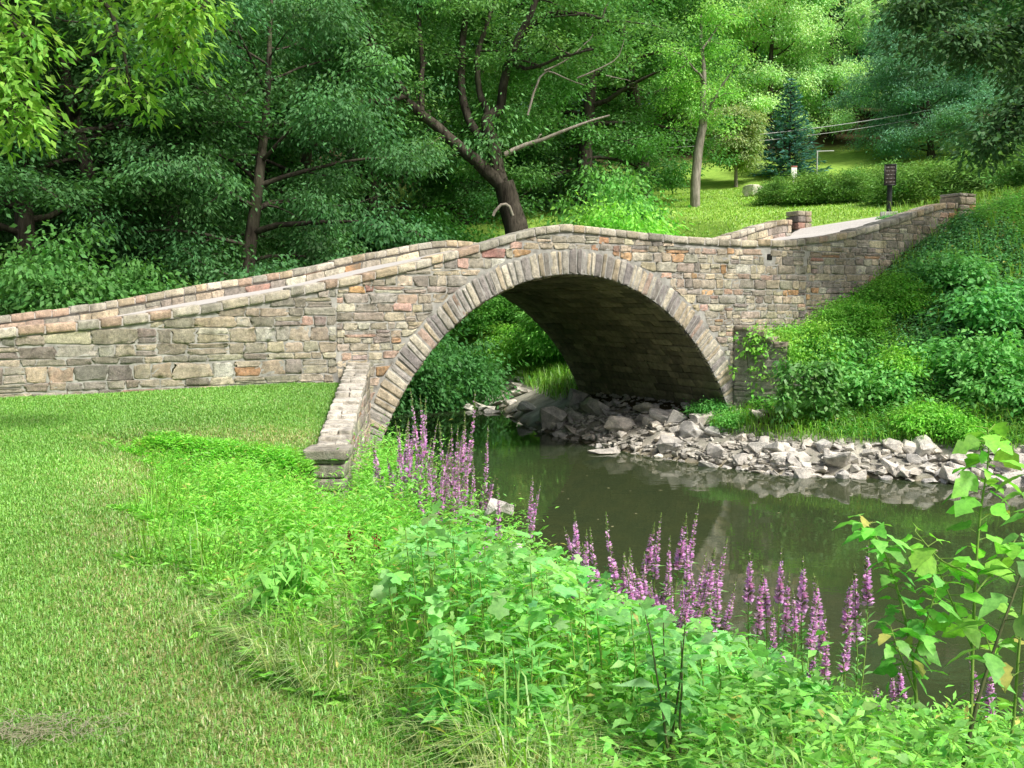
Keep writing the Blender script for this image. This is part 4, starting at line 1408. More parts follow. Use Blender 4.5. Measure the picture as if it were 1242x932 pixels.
# ================================================================== lawn grass
def frustum_ok(X, Y, m=.545):
    return np.abs(X) < m * Y + .3


def blades(P, Ht, W, lean, tint, rng):
    m = len(P)
    az = rng.uniform(0, 2 * math.pi, m); d = np.stack([np.cos(az), np.sin(az), np.zeros(m)], 1)
    sd = np.stack([-np.sin(az), np.cos(az), np.zeros(m)], 1)
    Ht = Ht[:, None]; W = W[:, None]; ln = lean[:, None]
    up = np.array([0, 0, 1.0])
    mid = P + up * Ht * .6 + d * ln * Ht * .3
    tip = P + up * Ht * (1 - .45 * np.clip(ln, 0, 1.3)) + d * ln * Ht * .95
    V = np.stack([P - sd * W / 2, P + sd * W / 2, mid + sd * W * .4, tip, mid - sd * W * .4], 1).reshape(-1, 3)
    b = np.arange(m)[:, None] * 5
    F4 = b + np.array([[0, 1, 2, 4]]); F3 = b + np.array([[4, 2, 3]])
    return V, F4, F3


def blade_obj(name, P, Ht, W, lean, tint, rng, mat=None):
    V, F4, F3 = blades(P, Ht, W, lean, tint, rng)
    return mesh(name, V, [F4, F3], mat or M_GRASS, None, np.concatenate([tint, tint]))


rng = np.random.default_rng(71)
def sample(n, x0, x1, y0, y1, test, pw=1.0):
    X = rng.uniform(x0, x1, n); Y = y0 + (y1 - y0) * rng.random(n) ** pw
    k = frustum_ok(X, Y) & test(X, Y)
    X, Y = X[k], Y[k]
    return X, Y, height(X, Y)


X, Y, Z = sample(900000, -9.5, 1.2, 2.7, 17.2, lambda X, Y: (lawn_side(X, Y) > -.18 + .1 * np.sin(X * 9 + Y * 7)) & (to_tn(X, Y)[1] < -.03), 1.5)
ls = lawn_side(X, Y)
dry = np.clip(np.exp(-(ls - .25) ** 2 / .22) * (.25 + .8 * vnoise(X, Y, .6, 8)) + .35 * np.clip(vnoise(X, Y, .35, 12) * vnoise(X, Y, 1.6, 13) * 2 - .8, 0, 1), 0, 1)
edge = np.exp(-np.clip(ls, 0, 9) / .25)
t0 = np.array([.27, .56, .11]); t1 = np.array([.50, .57, .25])
pick_dry = (rng.random(len(X)) < .02 + dry * .5)[:, None]
tint = np.where(pick_dry, t1, t0) * rng.uniform(.82, 1.18, (len(X), 1)) * (np.array([1, 1, 1]) + rng.normal(0, .06, (len(X), 3)))
tint *= (0.8 + .4 * vnoise(X, Y, 1.3, 14))[:, None]
Ht = rng.uniform(.016, .046, len(X)) * (1 + .8 * edge) * np.where(Y > 9, 1.1, 1)
W = rng.uniform(.0025, .005, len(X)) * (1 + Y * .12)
blade_obj_l = blade_obj("lawn_grass", np.stack([X, Y, Z - .004], 1), Ht, W, rng.uniform(.2, 1.3, len(X)), np.clip(tint, .01, .8), rng)
tag(blade_obj_l, "short mown lawn grass with dry straw patches", None, None, "stuff")

# loose hay on the lawn, bottom left
a = Acc()
g0 = ground_hit(45, 905, 2.6)
m = 480; P = np.stack([g0[0] + rng.normal(0, .16, m), g0[1] + rng.normal(0, .06, m), np.zeros(m)], 1); P[:, 2] = height(P[:, 0], P[:, 1]) + rng.uniform(.02, .05, m)
V, F = leaves(P, rng.normal(0, 1, (m, 3)) * (1, 1, .12), np.tile((0, 0, 1.), (m, 1)), rng.uniform(.04, .1, m), np.full(m, .004), .0)
a.add(V, F, np.array((.42, .40, .29)) * rng.uniform(.7, 1.3, (m, 1)))
tag(a.build("dry_grass_clippings", M_GRASS), "grey patch of dry grass clippings on the lawn", None, None, "stuff")


# ================================================================== weeds of the near bank
def ragged(X, Y):
    return .9 * (vnoise(X, Y, .45, 77) - .5) + .5 * (vnoise(X, Y, .16, 78) - .5)


def weed_zone(X, Y):
    return (lawn_side(X, Y) < .05 + ragged(X, Y) * np.clip((Y - 3.5) / 2, .3, 1)) & (pdist(X, Y, LEFT) < 6) & (~inside(X, Y, POLY)) & (to_tn(X, Y)[1] < -.1) & (Y < 16.3) & ((Y < WB[1] + .0) | (X > wing_x(Y) + .3) | (Y < WB[1]))


def herb(acc, P, Hh, nl, L, W, base, rng, up=.35, spread=.10, droop=.25, tilt=.5):
    """many leafy stems: P ground points, Hh heights, nl leaves each"""
    m = len(P)
    lean = rng.normal(0, .18, (m, 2))
    f = (np.arange(nl)[None] + rng.uniform(0, 1, (m, nl))) / nl
    f = .15 + .85 * f
    az = np.arange(nl)[None] * 2.4 + rng.uniform(0, 6.28, (m, 1))
    Q = P[:, None] + np.stack([lean[:, :1] * f * Hh[:, None], lean[:, 1:] * f * Hh[:, None], f * Hh[:, None]], -1)
    D = np.stack([np.cos(az), np.sin(az), up + rng.normal(0, .3, az.shape)], -1)
    Q = Q + D * np.array([1, 1, 0]) * spread * rng.uniform(0, 1, az.shape)[..., None]
    Q = Q.reshape(-1, 3); D = D.reshape(-1, 3); k = rng.uniform(.6, 1.3, len(Q)) * (1.15 - .5 * f.ravel())
    V, F = leaves(Q, D, nrm(np.array([0, 0, 1.]) + rng.normal(0, tilt, Q.shape)), L * k, W * k, droop)
    t = np.array(base) * np.repeat(rng.uniform(.78, 1.22, (m, 1)), nl, 0) * rng.uniform(.75, 1.25, (len(Q), 1))
    t = t * (1 + np.repeat(rng.normal(0, .08, (m, 3)), nl, 0))
    old = rng.random(len(t)) < .025
    t[old] = np.array((.26, .24, .05)) * rng.uniform(.6, 1.2, (old.sum(), 1))
    acc.add(V, F, np.clip(t, .004, .9))


def ZP(X, Y, Z): return np.stack([X, Y, Z - .01], 1)


SKY_U = [0, 200, 355, 378, 415, 428, 442, 456, 480, 505, 560, 640, 700, 780, 870, 950, 1000, 1090, 1400]
SKY_V = [535, 528, 540, 592, 604, 592, 542, 518, 512, 524, 588, 640, 696, 748, 776, 800, 845, 868, 880]


def hcap(X, Y, Z, H):
    u = 621 + F_PX * X / Y
    lim = EYE - (np.interp(u, SKY_U, SKY_V) - 369.5) / F_PX * Y - Z
    H = H * (.45 + 1.1 * vnoise(X, Y, .45, 61))
    return np.clip(np.minimum(H, lim * rng.uniform(.7, 1.12, len(X))), .04, None)


rng = np.random.default_rng(81)
fine, mixed, dark, grassy = Acc(), Acc(), Acc(), Acc()
X, Y, Z = sample(26000, -4.2, 7.5, 2.2, 16.3, weed_zone, 1.25)
dl = pdist(X, Y, LEFT); ls = -lawn_side(X, Y)
hmul = np.clip((ls + .3) / 1.0, .14, 1) * np.clip(dl / .5 + .35, .3, 1)
zone = vnoise(X, Y, 1.1, 31)
k1 = (zone > .48) | (X < -1.2)
Hw = hcap(X, Y, Z, .36 * hmul * rng.uniform(.6, 1.5, len(X)))
herb(fine, ZP(X, Y, Z)[k1], Hw[k1], 15, .085, .020, (.125, .275, .034), rng, .55, .05, .2)
k2 = ~k1
herb(mixed, ZP(X, Y, Z)[k2], Hw[k2], 11, .080, .034, (.105, .235, .035), rng, .4, .07, .25)
tag(fine.build("weeds", M_LEAF2), "bright yellow-green narrow-leaved weeds on the near bank", None, None, "stuff")
tag(mixed.build("weeds", M_LEAF2), "mid green broad-leaved weeds on the near bank", None, None, "stuff")
# taller fine herb in front of the wing pier
hp = Acc()
X, Y, Z = sample(9000, -4.0, -.6, 6.5, 11.2, lambda X, Y: weed_zone(X, Y) & (X < wing_x(np.clip(Y, 9, 16)) + .9), 1.0)
herb(hp, ZP(X, Y, Z), hcap(X, Y, Z, .42 * np.clip((.3 - lawn_side(X, Y)) / 1.1, .12, 1) * rng.uniform(.5, 1.4, len(X))), 18, .08, .018, (.135, .295, .032), rng, .6, .06, .2)
X, Y, Z = sample(9000, -1.7, 1.2, 7.2, 16, lambda X, Y: weed_zone(X, Y) & (X > wing_x(np.clip(Y, 9, 16)) + .4), 1.0)
herb(hp, ZP(X, Y, Z), hcap(X, Y, Z, .75 * np.clip(pdist(X, Y, LEFT) / .4 + .3, .3, 1) * rng.uniform(.5, 1.3, len(X))), 18, .09, .020, (.125, .28, .034), rng, .6, .06, .2)
tag(hp.build("weeds", M_LEAF2), "tall feathery yellow-green weeds around the wing wall's pier", None, None, "stuff")


def lobed(P, D, Nn, S_, tint):
    """five-lobed leaf as a fan"""
    D = nrm(D); Sd = nrm(np.cross(D, Nn)); U = np.cross(Sd, D)
    prof = [(-2.6, .5), (-2.1, .72), (-1.6, .64), (-1.15, .92), (-.85, .86), (-.55, .74), (-.28, .92), (0, 1.08), (.28, .92), (.55, .74), (.85, .86), (1.15, .92), (1.6, .64), (2.1, .72), (2.6, .5)]
    m = len(P); S_ = S_[:, None]
    C = P + D * S_ * .35
    ring = [C + (D * math.cos(a) + Sd * math.sin(a)) * S_ * r * .62 - U * S_ * .10 * (r ** 2) * (1 + .4 * abs(math.sin(a * 2))) for a, r in prof]
    V = np.stack([C] + ring, 1).reshape(-1, 3); nv = len(prof) + 1
    f = np.array([[0, i, i + 1] for i in range(1, nv - 1)])
    F = (np.arange(m)[:, None, None] * nv + f[None]).reshape(-1, 3)
    return V, F, np.repeat(tint, len(f), 0)


vine = Acc(); stems = Acc()
def lobed_zone(px, py):
    return ((px - 610) / 150) ** 2 + ((py - 700) / 95) ** 2 < 1 or (690 < px < 1010 and 730 < py < 900 and py > 640 + (px - 690) * .25)


X, Y, Z = sample(60000, -1.5, 3.2, 3.6, 8.6, weed_zone)
Hv = hcap(X, Y, Z, rng.uniform(.2, .6, len(X)))
U_ = 621 + F_PX * X / Y; V_ = 369.5 + F_PX * (EYE - Z - Hv) / Y
k = np.array([lobed_zone(a_, b_) for a_, b_ in zip(U_, V_)]) & (Hv > .08)
k = np.nonzero(k)[0][:6500]
P = np.stack([X, Y, Z + Hv], 1)[k]; m = len(k); az = rng.uniform(0, 6.28, m)
V, F, t = lobed(P, np.stack([np.cos(az), np.sin(az), np.full(m, -.15)], 1), nrm(np.array([[0, 0, 1.]]) + rng.normal(0, .55, (m, 3))), .035 + .07 * rng.random(m) ** 1.6,
                np.array([(.125, .275, .055)]) * rng.uniform(.65, 1.25, (m, 1)) * (1 + rng.normal(0, .1, (m, 3))))
vine.add(V, F, t)
for i in k[::9]: tube(stems, [(X[i], Y[i], Z[i]), (X[i] + .02, Y[i], Z[i] + Hv[i] * .6), (X[i], Y[i], Z[i] + Hv[i])], [.004, .003, .002], 4)
v_o = vine.build("vine_leaves", M_LEAF2)
tag(v_o, "pale green lobed leaves mounding over the near bank", None, None, "stuff")
stems.build("stem", M_STEM, v_o)

# long fine grass in the bottom of the picture and bright tufts by the rocks
def grass_patch(name, label, n, x0, x1, y0, y1, test, hr, wr, base, lean=(.3, 1.2), pw=1.0):
    X, Y, Z = sample(n, x0, x1, y0, y1, test, pw)
    m = len(X)
    t = np.array(base) * rng.uniform(.7, 1.35, (m, 1)) * (1 + rng.normal(0, .08, (m, 3)))
    Hg = rng.uniform(*hr, m)
    if y1 <= 14: Hg = hcap(X, Y, Z, Hg)
    o = blade_obj(name, np.stack([X, Y, Z - .01], 1), Hg, rng.uniform(*wr, m), rng.uniform(*lean, m), np.clip(t, .01, .9), rng)
    return tag(o, label, None, None, "stuff")


grass_patch("long_grass", "long pale unmown grass along the mown edge", 60000, -1.6, 1.6, 2.4, 5.2, lambda X, Y: (lawn_side(X, Y) < .12) & (lawn_side(X, Y) > -.75) & weed_zone(X, Y + .0), (.10, .26), (.003, .006), (.50, .64, .28), (.5, 1.4))
grass_patch("long_grass", "green grass between the weeds of the near bank", 60000, -4, 7, 2.4, 14, weed_zone, (.15, .42), (.004, .009), (.22, .46, .06), (.3, 1.2), 1.3)


# tall leafy plant on the mown edge
def leafy_stems(name, base, rng, n, Hh, spread, nl, L, W, colr, droop, up=0.1, smat=None, lobes=False, top=.12):
    root = empty(name, tuple(base)); st, lf = Acc(), Acc()
    for i in range(n):
        az = rng.uniform(0, 6.28); r = spread * rng.uniform(.2, 1)
        hh = Hh * rng.uniform(.75, 1.1)
        pts = curve((math.cos(az) * .04, math.sin(az) * .04, -.05), (math.cos(az) * r / Hh, math.sin(az) * r / Hh, 1), hh, 6, rng, (0, 0, -.1), .05)
        tube(st, pts, np.linspace(.006, .002, 7), 5)
        f = np.linspace(top, 1, nl); Q = np.stack([np.interp(f * 6, range(7), pts[:, k]) for k in range(3)], 1)
        a2 = np.arange(nl) * 2.4 + rng.uniform(0, 6)
        D = np.stack([np.cos(a2), np.sin(a2), up + rng.normal(0, .2, nl)], 1); k = rng.uniform(.7, 1.2, nl) * np.clip(1.25 - .55 * f, .5, 1.2)
        Nn = nrm(np.array([0, 0, 1.]) + rng.normal(0, .3, (nl, 3)))
        t = np.array(colr) * rng.uniform(.75, 1.25, (nl, 1))
        # two-part folded leaf so the drooping half catches less light
        D1 = nrm(D); mid = Q + D1 * (L * k)[:, None] * .5
        V, F = leaves(Q, D, Nn, L * k, W * k, droop); lf.add(V, F, t)
    st.build("stem", smat or M_STEM, root, True); lf.build("foliage", M_LEAF2, root)
    return root


rng = np.random.default_rng(91)
gp = ground_hit(345, 782, 3)
o = leafy_stems("leafy_plant", (gp[0], gp[1] + .08, gp[2]), rng, 18, .50, .16, 16, .15, .05, (.12, .27, .04), .5, .0)
tag(o, "clump of tall drooping broad leaves at the edge of the mown lawn", "plant")
for (px, py, Y, hgt, lab) in [(798, 935, 3.35, .66, "dark-stemmed plant with long narrow leaves at the bottom of the picture"), (832, 935, 3.2, .66, "second dark-stemmed plant just right of the first at the bottom"),
                              (560, 930, 3.5, .5, "upright leafy weed at the bottom beside the long grass"), (630, 930, 3.45, .52, "upright leafy weed between the long grass and the dark stems")]:
    P = at(px, py, Y); z = hz(P[0], P[1])
    o = leafy_stems("tall_weed", (P[0], P[1], z), rng, 2 if px > 700 else 5, hgt, .08, 18, .15, .034, (.085, .20, .045) if px > 700 else (.10, .24, .045), .25, .3, M_STEMD if px > 700 else M_STEM, top=.38)
    tag(o, lab, "plant")


for (px, py, Y, hgt, lab) in [(447, 745, 5.4, .5, "rusty brown seed stalk standing in the lobed leaves"), (426, 690, 6.5, .55, "rusty brown seed stalks near the wing pier")]:
    P = at(px, py, Y); z = hz(P[0], P[1]); root = empty("dock_plant", (P[0], P[1], z)); st, hd = Acc(), Acc()
    for i in range(3):
        pts = curve((rng.normal(0, .05), rng.normal(0, .05), -.03), (rng.normal(0, .12), 0, 1), hgt * rng.uniform(.8, 1.1), 6, rng, (0, 0, 0), .04); tube(st, pts, np.linspace(.005, .002, 7), 5)
        m = 90; f = rng.uniform(.45, 1, m); Q = np.stack([np.interp(f * 6, range(7), pts[:, k]) for k in range(3)], 1) + rng.normal(0, .008, (m, 3))
        V, F = leaves(Q, rng.normal(0, 1, (m, 3)), rng.normal(0, 1, (m, 3)), np.full(m, .018), np.full(m, .012), 0); hd = Acc(); hd.add(V, F, np.array((.22, .08, .04)) * rng.uniform(.6, 1.4, (m, 1))); hd.build("seed_head", M_PETAL, root)
    st.build("stem", M_STEMD, root); tag(root, lab, "plant")


# purple loosestrife
def make_loosestrife(seed, n, Hh, spread, open_=False):
    rng = np.random.default_rng(seed); root = empty("purple_flower_plant"); st, lf = Acc(), Acc()
    spikes = []
    for i in range(n):
        az = rng.uniform(0, 6.28); r = spread * math.sqrt(rng.uniform(.02, 1)); hh = Hh * rng.uniform(.68, 1.12)
        pts = curve((math.cos(az) * r * .4, math.sin(az) * r * .4, -.05), (math.cos(az) * r * .9 / Hh + .06, math.sin(az) * r * .9 / Hh, 1), hh, 8, rng, (0, 0, .12), .055)
        tube(st, pts, np.linspace(.006, .002, 9), 5)
        nl = 30; f = rng.uniform(.12, .72, nl); Q = np.stack([np.interp(f * 8, range(9), pts[:, k]) for k in range(3)], 1)
        a2 = rng.uniform(0, 6.28, nl); D = np.stack([np.cos(a2), np.sin(a2), rng.uniform(.2, .9, nl)], 1)
        V, F = leaves(Q, D, nrm(np.array([0, 0, 1.]) + rng.normal(0, .3, (nl, 3))), rng.uniform(.05, .10, nl), rng.uniform(.012, .02, nl), .15)
        lf.add(V, F, np.array((.10, .215, .045)) * rng.uniform(.75, 1.25, (nl, 1)))
        a = Acc(); f0 = rng.uniform(.55, .72); m = 170
        f = f0 + (.985 - f0) * rng.random(m) ** .9
        Q = np.stack([np.interp(f * 8, range(9), pts[:, k]) for k in range(3)], 1)
        a2 = rng.uniform(0, 6.28, m); D = np.stack([np.cos(a2), np.sin(a2), rng.uniform(-.1, .7, m)], 1)
        g = (f - f0) / (.985 - f0); fade = np.clip(rng.uniform(-.7, 1.0) - g * 1.2, 0, 1)[:, None]; sz = rng.uniform(.029, .042) * np.clip(1.25 - g * .95, .15, 1.2)
        V, F = leaves(Q, D, nrm(np.array([0, 0, 1.]) + rng.normal(0, .8, (m, 3))), sz, sz * .7, 0)
        # flowers open from below; buds at the tip and a few spent ones are green
        c = np.where((rng.random((m, 1)) < .82 - .65 * (g[:, None] > .8)), np.array((.92, .50, .97)) * (1 - .5 * fade) + np.array((.45, .42, .40)) * .5 * fade, np.array((.22, .28, .12)))
        a.add(V, F, np.clip(c * rng.uniform(.7, 1.35, (m, 1)) * (1 + rng.normal(0, .08, (m, 3))), 0, .9))
        spikes.append(a)
    st.build("stem", M_STEM, root, True); lf.build("foliage", M_LEAF2, root)
    for a in spikes: a.build("flower_spike", M_PETAL, root)
    return root


ls_p = [make_loosestrife(201, 16, 1.15, .30), make_loosestrife(202, 11, 1.05, .28), make_loosestrife(203, 5, .95, .26), make_loosestrife(204, 3, .95, .10)]
for (px, Y, top_y, k, s_, lab) in [
        (528, 9.3, 492, 0, 1.0, "tallest full clump of purple flower spikes near the wing wall"), (556, 9.5, 522, 0, 1.0, "purple flower spikes at the right edge of the tall clump near the wing wall"),
        (492, 9.6, 520, 1, 1.0, "paler purple spikes between the wing wall and the tall clump"), (470, 9.9, 535, 2, 1.0, "sparse purple spikes closest to the wing wall"),
        (510, 8.8, 530, 0, .9, "lower purple spikes in front of the tall clump"), (545, 8.9, 560, 2, .9, "short purple spikes low in front of the tall clump"),
        (622, 7.8, 598, 2, 1.0, "small group of purple spikes beside the white boulder"), (590, 7.8, 640, 3, 1.0, "few purple spikes left of the white boulder"),
        (568, 7.0, 668, 3, .8, "short pale purple spikes amid the lobed leaves"), (714, 6.9, 636, 3, .9, "single tall purple spike at the water's edge left of the big group"),
        (775, 6.3, 650, 0, .95, "left part of the big group of purple spikes at the water's edge"), (808, 6.2, 638, 0, 1.0, "middle and tallest part of the big group of purple spikes"),
        (842, 5.8, 680, 0, 1.0, "right part of the big group of purple spikes"), (800, 5.5, 700, 0, .9, "lower front part of the big group of purple spikes"),
        (748, 6.3, 672, 2, .9, "outlying purple spikes on the left of the big group"), (862, 5.9, 712, 2, .9, "short purple spikes at the right end of the big group"),
        (700, 5.1, 742, 3, .8, "two low purple spikes amid lobed leaves below the big group"), (932, 6.0, 690, 3, 1.0, "slender separate purple spikes right of the big group"),
        (965, 6.0, 690, 3, .9, "purple spikes in the middle of the right-hand group"), (1000, 5.7, 700, 3, 1.0, "taller purple spikes over the bright patch of water"),
        (1042, 5.9, 676, 3, 1.0, "lone purple spike leaning at the right end of the flower groups"), (980, 5.3, 750, 2, .9, "low dense purple spikes in front of the right-hand group"),
        (1015, 5.2, 765, 3, .8, "low sparse purple spikes beside the bright patch of water"), (955, 4.9, 800, 3, .7, "shortest purple spikes in front of the right-hand group"),
        (1092, 5.0, 820, 3, .8, "purple spikes behind the left sapling stem"), (1225, 4.6, 800, 2, .8, "purple spikes at the right edge behind the sapling")]:
    x = px_at(px, Y); z = hz(x, Y); hgt = EYE - (top_y - 369.5) / F_PX * Y - z
    hgt = max(hgt * 1.06, .5); pr = ls_p[k]; pr_h = [1.15, 1.05, .95, .95][k]
    o = copy_tree(pr) if pr.name + str(k) in used else pr
    used.add(pr.name + str(k))
    o.location = (x, Y, z); o.rotation_euler = (0, 0, px * .37); o.scale = (s_, s_, hgt / pr_h)
    tag(o, lab, "flowering plant", "purple flower plants on the near bank")

# pink and yellow blooms in the weeds
for (px, py, Y, n, c, lab, nm) in [(500, 655, 8.0, 34, (.50, .22, .27), "cluster of small dusty pink flowers below the tall purple clump", "pink_flowers"), (440, 640, 8.3, 16, (.45, .2, .22), "few dusty pink flowers beside the wing pier", "pink_flowers"),
                                (578, 912, 3.6, 9, (.75, .65, .05), "small yellow flowers at the bottom by the long grass", "yellow_flowers")]:
    P = at(px, py, Y); z = hz(P[0], P[1]); hh = max(P[2] - z, .25); root = empty(nm, (P[0], P[1], z)); st, hd = Acc(), Acc()
    for i in range(n):
        q = np.array([rng.normal(0, .22 if n > 9 else .07), rng.normal(0, .15 if n > 9 else .05), hh * rng.uniform(.8, 1.12)])
        tube(st, [(q[0] * .6, q[1] * .6, -.03), q * (.9, .9, .6), q], [.004, .003, .002], 4)
        m = 14; a2 = rng.uniform(0, 6.28, m); r_ = .02 if n > 9 else .008
        V, F = leaves(q + rng.normal(0, r_ * .6, (m, 3)), np.stack([np.cos(a2), np.sin(a2), rng.uniform(.1, 1, m)], 1), nrm(np.array([0, 0, 1.]) + rng.normal(0, .5, (m, 3))), np.full(m, r_), np.full(m, r_ * .6), 0)
        hd = Acc(); hd.add(V, F, np.array(c) * rng.uniform(.7, 1.25, (m, 1))); hd.build("flower_head", M_PETAL, root)
    st.build("stem", M_STEM, root); tag(root, lab, "flowers")


# bright sapling in the bottom right corner
def sapling(name, base, tops, Y, rng, L, colr, label, lob=True, r0=.008, smat=None, first=.35, per=9):
    root = empty(name, tuple(base)); st, lf = Acc(), Acc()
    for pts in tops:
        Pp = np.array([at(a_, b_, Y_) for a_, b_, Y_ in pts]) - base; first_ = pts is tops[0]
        if first_: Pp = np.concatenate([[(0, 0, -.05)], Pp])
        s_ = np.linspace(0, len(Pp) - 1, 14); Q = np.stack([np.interp(s_, range(len(Pp)), Pp[:, k]) for k in range(3)], 1)
        Q[1:-1] = (Q[:-2] + 2 * Q[1:-1] + Q[2:]) / 4
        tube(st, Q, np.linspace(r0 if first_ else r0 * .5, .002, 14), 6)
        n = int(per * np.linalg.norm(np.diff(Q, axis=0), axis=1).sum() / .4)
        f0_ = first if first_ else .12
        f = f0_ + (1 - f0_) * (np.arange(n) + .5) / n; f[-1] = 1
        for i, g in enumerate(f):
            q = np.array([np.interp(g * 13, range(14), Q[:, k]) for k in range(3)])
            az = i * 2.4 + rng.uniform(-.4, .4)
            pd = np.array([math.cos(az), math.sin(az), rng.uniform(.1, .6)]); pl = L * rng.uniform(.25, .5)
            e = q + pd * pl; tube(st, [q, e], [.0022, .0016], 4)
            S1 = L * rng.choice([.55, .8, 1.0, 1.12]) * (1 - .25 * (g > .95))
            D = np.array([[pd[0], pd[1], rng.uniform(-.5, .15)]])
            Nn = nrm(np.array([[0, 0, 1.]]) + rng.normal(0, .4, (1, 3)))
            t = np.array([colr]) * rng.uniform(.65, 1.3) * (1 + rng.normal(0, .08, 3))
            if rng.random() < .06: t = np.array([(.22, .20, .04)])
            if lob:
                V, F, t2 = broad(e[None], D, Nn, np.array([S1]), t)
            else:
                V, F, t2 = broad(e[None], D, Nn, np.array([S1 * 1.1]), t, .3)
            lf.add(V, F, t2)
    st.build("stem", smat or M_STEM, root, True); lf.build("foliage", M_LEAF2, root, True)
    tag(root, label, "sapling", "saplings in the bottom right corner")
    return root


def broad(P, D, Nn, S_, tint, wd=.40):
    """broad pointed leaf, folded along its midrib, with a drooping tip"""
    D = nrm(D); Sd = nrm(np.cross(D, Nn)); U = np.cross(Sd, D); m = len(P); S_ = S_[:, None]
    ja = R.uniform(.8, 1.15, 4) * R.choice([1, .72], 4, p=[.7, .3])
    rows = [(0.0, .02), (.10, .58), (.22, .95 * ja[0]), (.34, .98 * ja[1]), (.48, .74 * ja[2]), (.62, .80 * ja[3]), (.80, .42), (1.0, .02)]
    Vs = []
    for f, w_ in rows:
        c = P + D * S_ * f - np.array([0, 0, 1.]) * S_ * .28 * f * f
        for s_ in (-1, 0, 1): Vs.append(c + Sd * S_ * wd * w_ * s_ + U * S_ * .045 * w_ * abs(s_))
    Vs = [v + R.normal(0, .012, v.shape) * S_ for v in Vs]
    V = np.stack(Vs, 1).reshape(-1, 3); nv = len(rows) * 3; f = []
    for r in range(len(rows) - 1):
        for c in range(2): f.append([r * 3 + c, r * 3 + c + 1, r * 3 + c + 4, r * 3 + c + 3])
    F = (np.arange(m)[:, None, None] * nv + np.array(f)[None]).reshape(-1, 4)
    return V, F, np.repeat(tint, len(f), 0)


rng = np.random.default_rng(101)
def gbase(px, Y):
    x = px_at(px, Y); return np.array([x, Y, hz(x, Y)])
sapling("sapling", gbase(1178, 3.7), [[(1178, 920, 3.7), (1180, 750, 3.75), (1188, 620, 3.75), (1200, 560, 3.8), (1198, 520, 3.8)],
                                       [(1181, 790, 3.75), (1150, 720, 3.7), (1130, 670, 3.7)], [(1183, 720, 3.75), (1215, 680, 3.8), (1235, 650, 3.85)],
                                       [(1183, 700, 3.75), (1140, 680, 3.6), (1110, 645, 3.6)]], 3.7, rng, .105, (.125, .28, .028), "tall bright green sapling with broad leaves rising against the water", per=12)
sapling("sapling", gbase(1115, 3.6), [[(1115, 910, 3.6), (1108, 790, 3.6), (1085, 700, 3.6), (1066, 655, 3.6), (1048, 632, 3.6)], [(1108, 800, 3.6), (1128, 740, 3.5), (1140, 700, 3.5)],
                                       [(1110, 840, 3.6), (1090, 790, 3.5), (1080, 760, 3.5)]], 3.6, rng, .085, (.10, .25, .035), "sapling arching to the left of the tall bright one", per=18)
sapling("sapling", gbase(1165, 3.3), [[(1168, 930, 3.3), (1185, 850, 3.3), (1215, 760, 3.35), (1242, 690, 3.4), (1262, 600, 3.45)]], 3.3, rng, .10, (.085, .19, .03), "dark-stemmed sapling leaning out of the right edge", False, .009, M_STEMD, .25, 7)
sapling("sapling", gbase(1225, 3.5), [[(1228, 900, 3.5), (1236, 780, 3.5), (1250, 640, 3.5), (1262, 560, 3.5)], [(1230, 840, 3.5), (1205, 800, 3.4), (1195, 770, 3.4)]], 3.5, rng, .10, (.10, .22, .03), "sapling with partly browned leaves at the right edge", False, .007, None, .15, 9)


# ================================================================== the far bank's ground cover
rng = np.random.default_rng(111)
def hill_zone(X, Y):
    t, n = to_tn(X, Y); d = pdist(X, Y, RIGHT)
    return (~inside(X, Y, POLY)) & (pdist(X, Y, LEFT) > d) & (d > 1.05) & (((n < -.12) & (t > 3.9)) | (t > 10.9)) & (Y < 28) & (n < 3)


X, Y, Z = sample(42000, 3.5, 17, 15.5, 28, hill_zone)
d = pdist(X, Y, RIGHT); t_, n_ = to_tn(X, Y)
zz = vnoise(X, Y, 1.5, 41) + .4 * (vnoise(X, Y, .6, 42) - .5)
ivy = (zz > .46) & (d > 2.6)
ga, gb = Acc(), Acc()
fall = np.clip(-n_ / .6, .35, 1) * np.clip((d - .8) / 1.4, .35, 1)
herb(ga, ZP(X, Y, Z)[ivy], (.34 * fall * rng.uniform(.5, 1.4, len(X)))[ivy], 12, .095, .05, (.072, .175, .05), rng, .1, .16, .3, .55)
k = ~ivy
herb(gb, ZP(X, Y, Z)[k], (.36 * fall * rng.uniform(.5, 1.5, len(X)))[k], 13, .10, .032, (.09, .21, .035), rng, .45, .12, .3)
tag(ga.build("ground_cover", M_LEAF2), "dark bluish-green ground cover over the right bank", None, None, "stuff")
tag(gb.build("weeds", M_LEAF2), "mid green weeds over the right bank", None, None, "stuff")
grass_patch("long_grass", "drooping grass among the weeds of the right bank", 16000, 3.5, 16, 15.5, 26, lambda X, Y: hill_zone(X, Y) & (vnoise(X, Y, 1.2, 45) > .55), (.3, .8), (.010, .018), (.22, .42, .07), (.6, 1.4))
grass_patch("bank_grass", "bright grass on the shelf above the riprap", 26000, 3.2, 12, 15.5, 21, lambda X, Y: (pdist(X, Y, RIGHT) > .85) & (pdist(X, Y, RIGHT) < 2.6) & (to_tn(X, Y)[1] < -.3) & (~inside(X, Y, POLY)) & (vnoise(X, Y, .8, 46) > .3), (.12, .42), (.010, .018), (.22, .48, .05), (.3, 1.2))
grass_patch("hill_grass", "sunlit lawn grass beyond the bridge", 90000, -1, 26, 26, 52, lambda X, Y: (to_tn(X, Y)[1] > 5.8) & (to_tn(X, Y)[0] > 4.6) & (pdist(X, Y, RIGHT) > 2.5), (.05, .12), (.02, .04), (.32, .54, .10), (.3, 1.2))
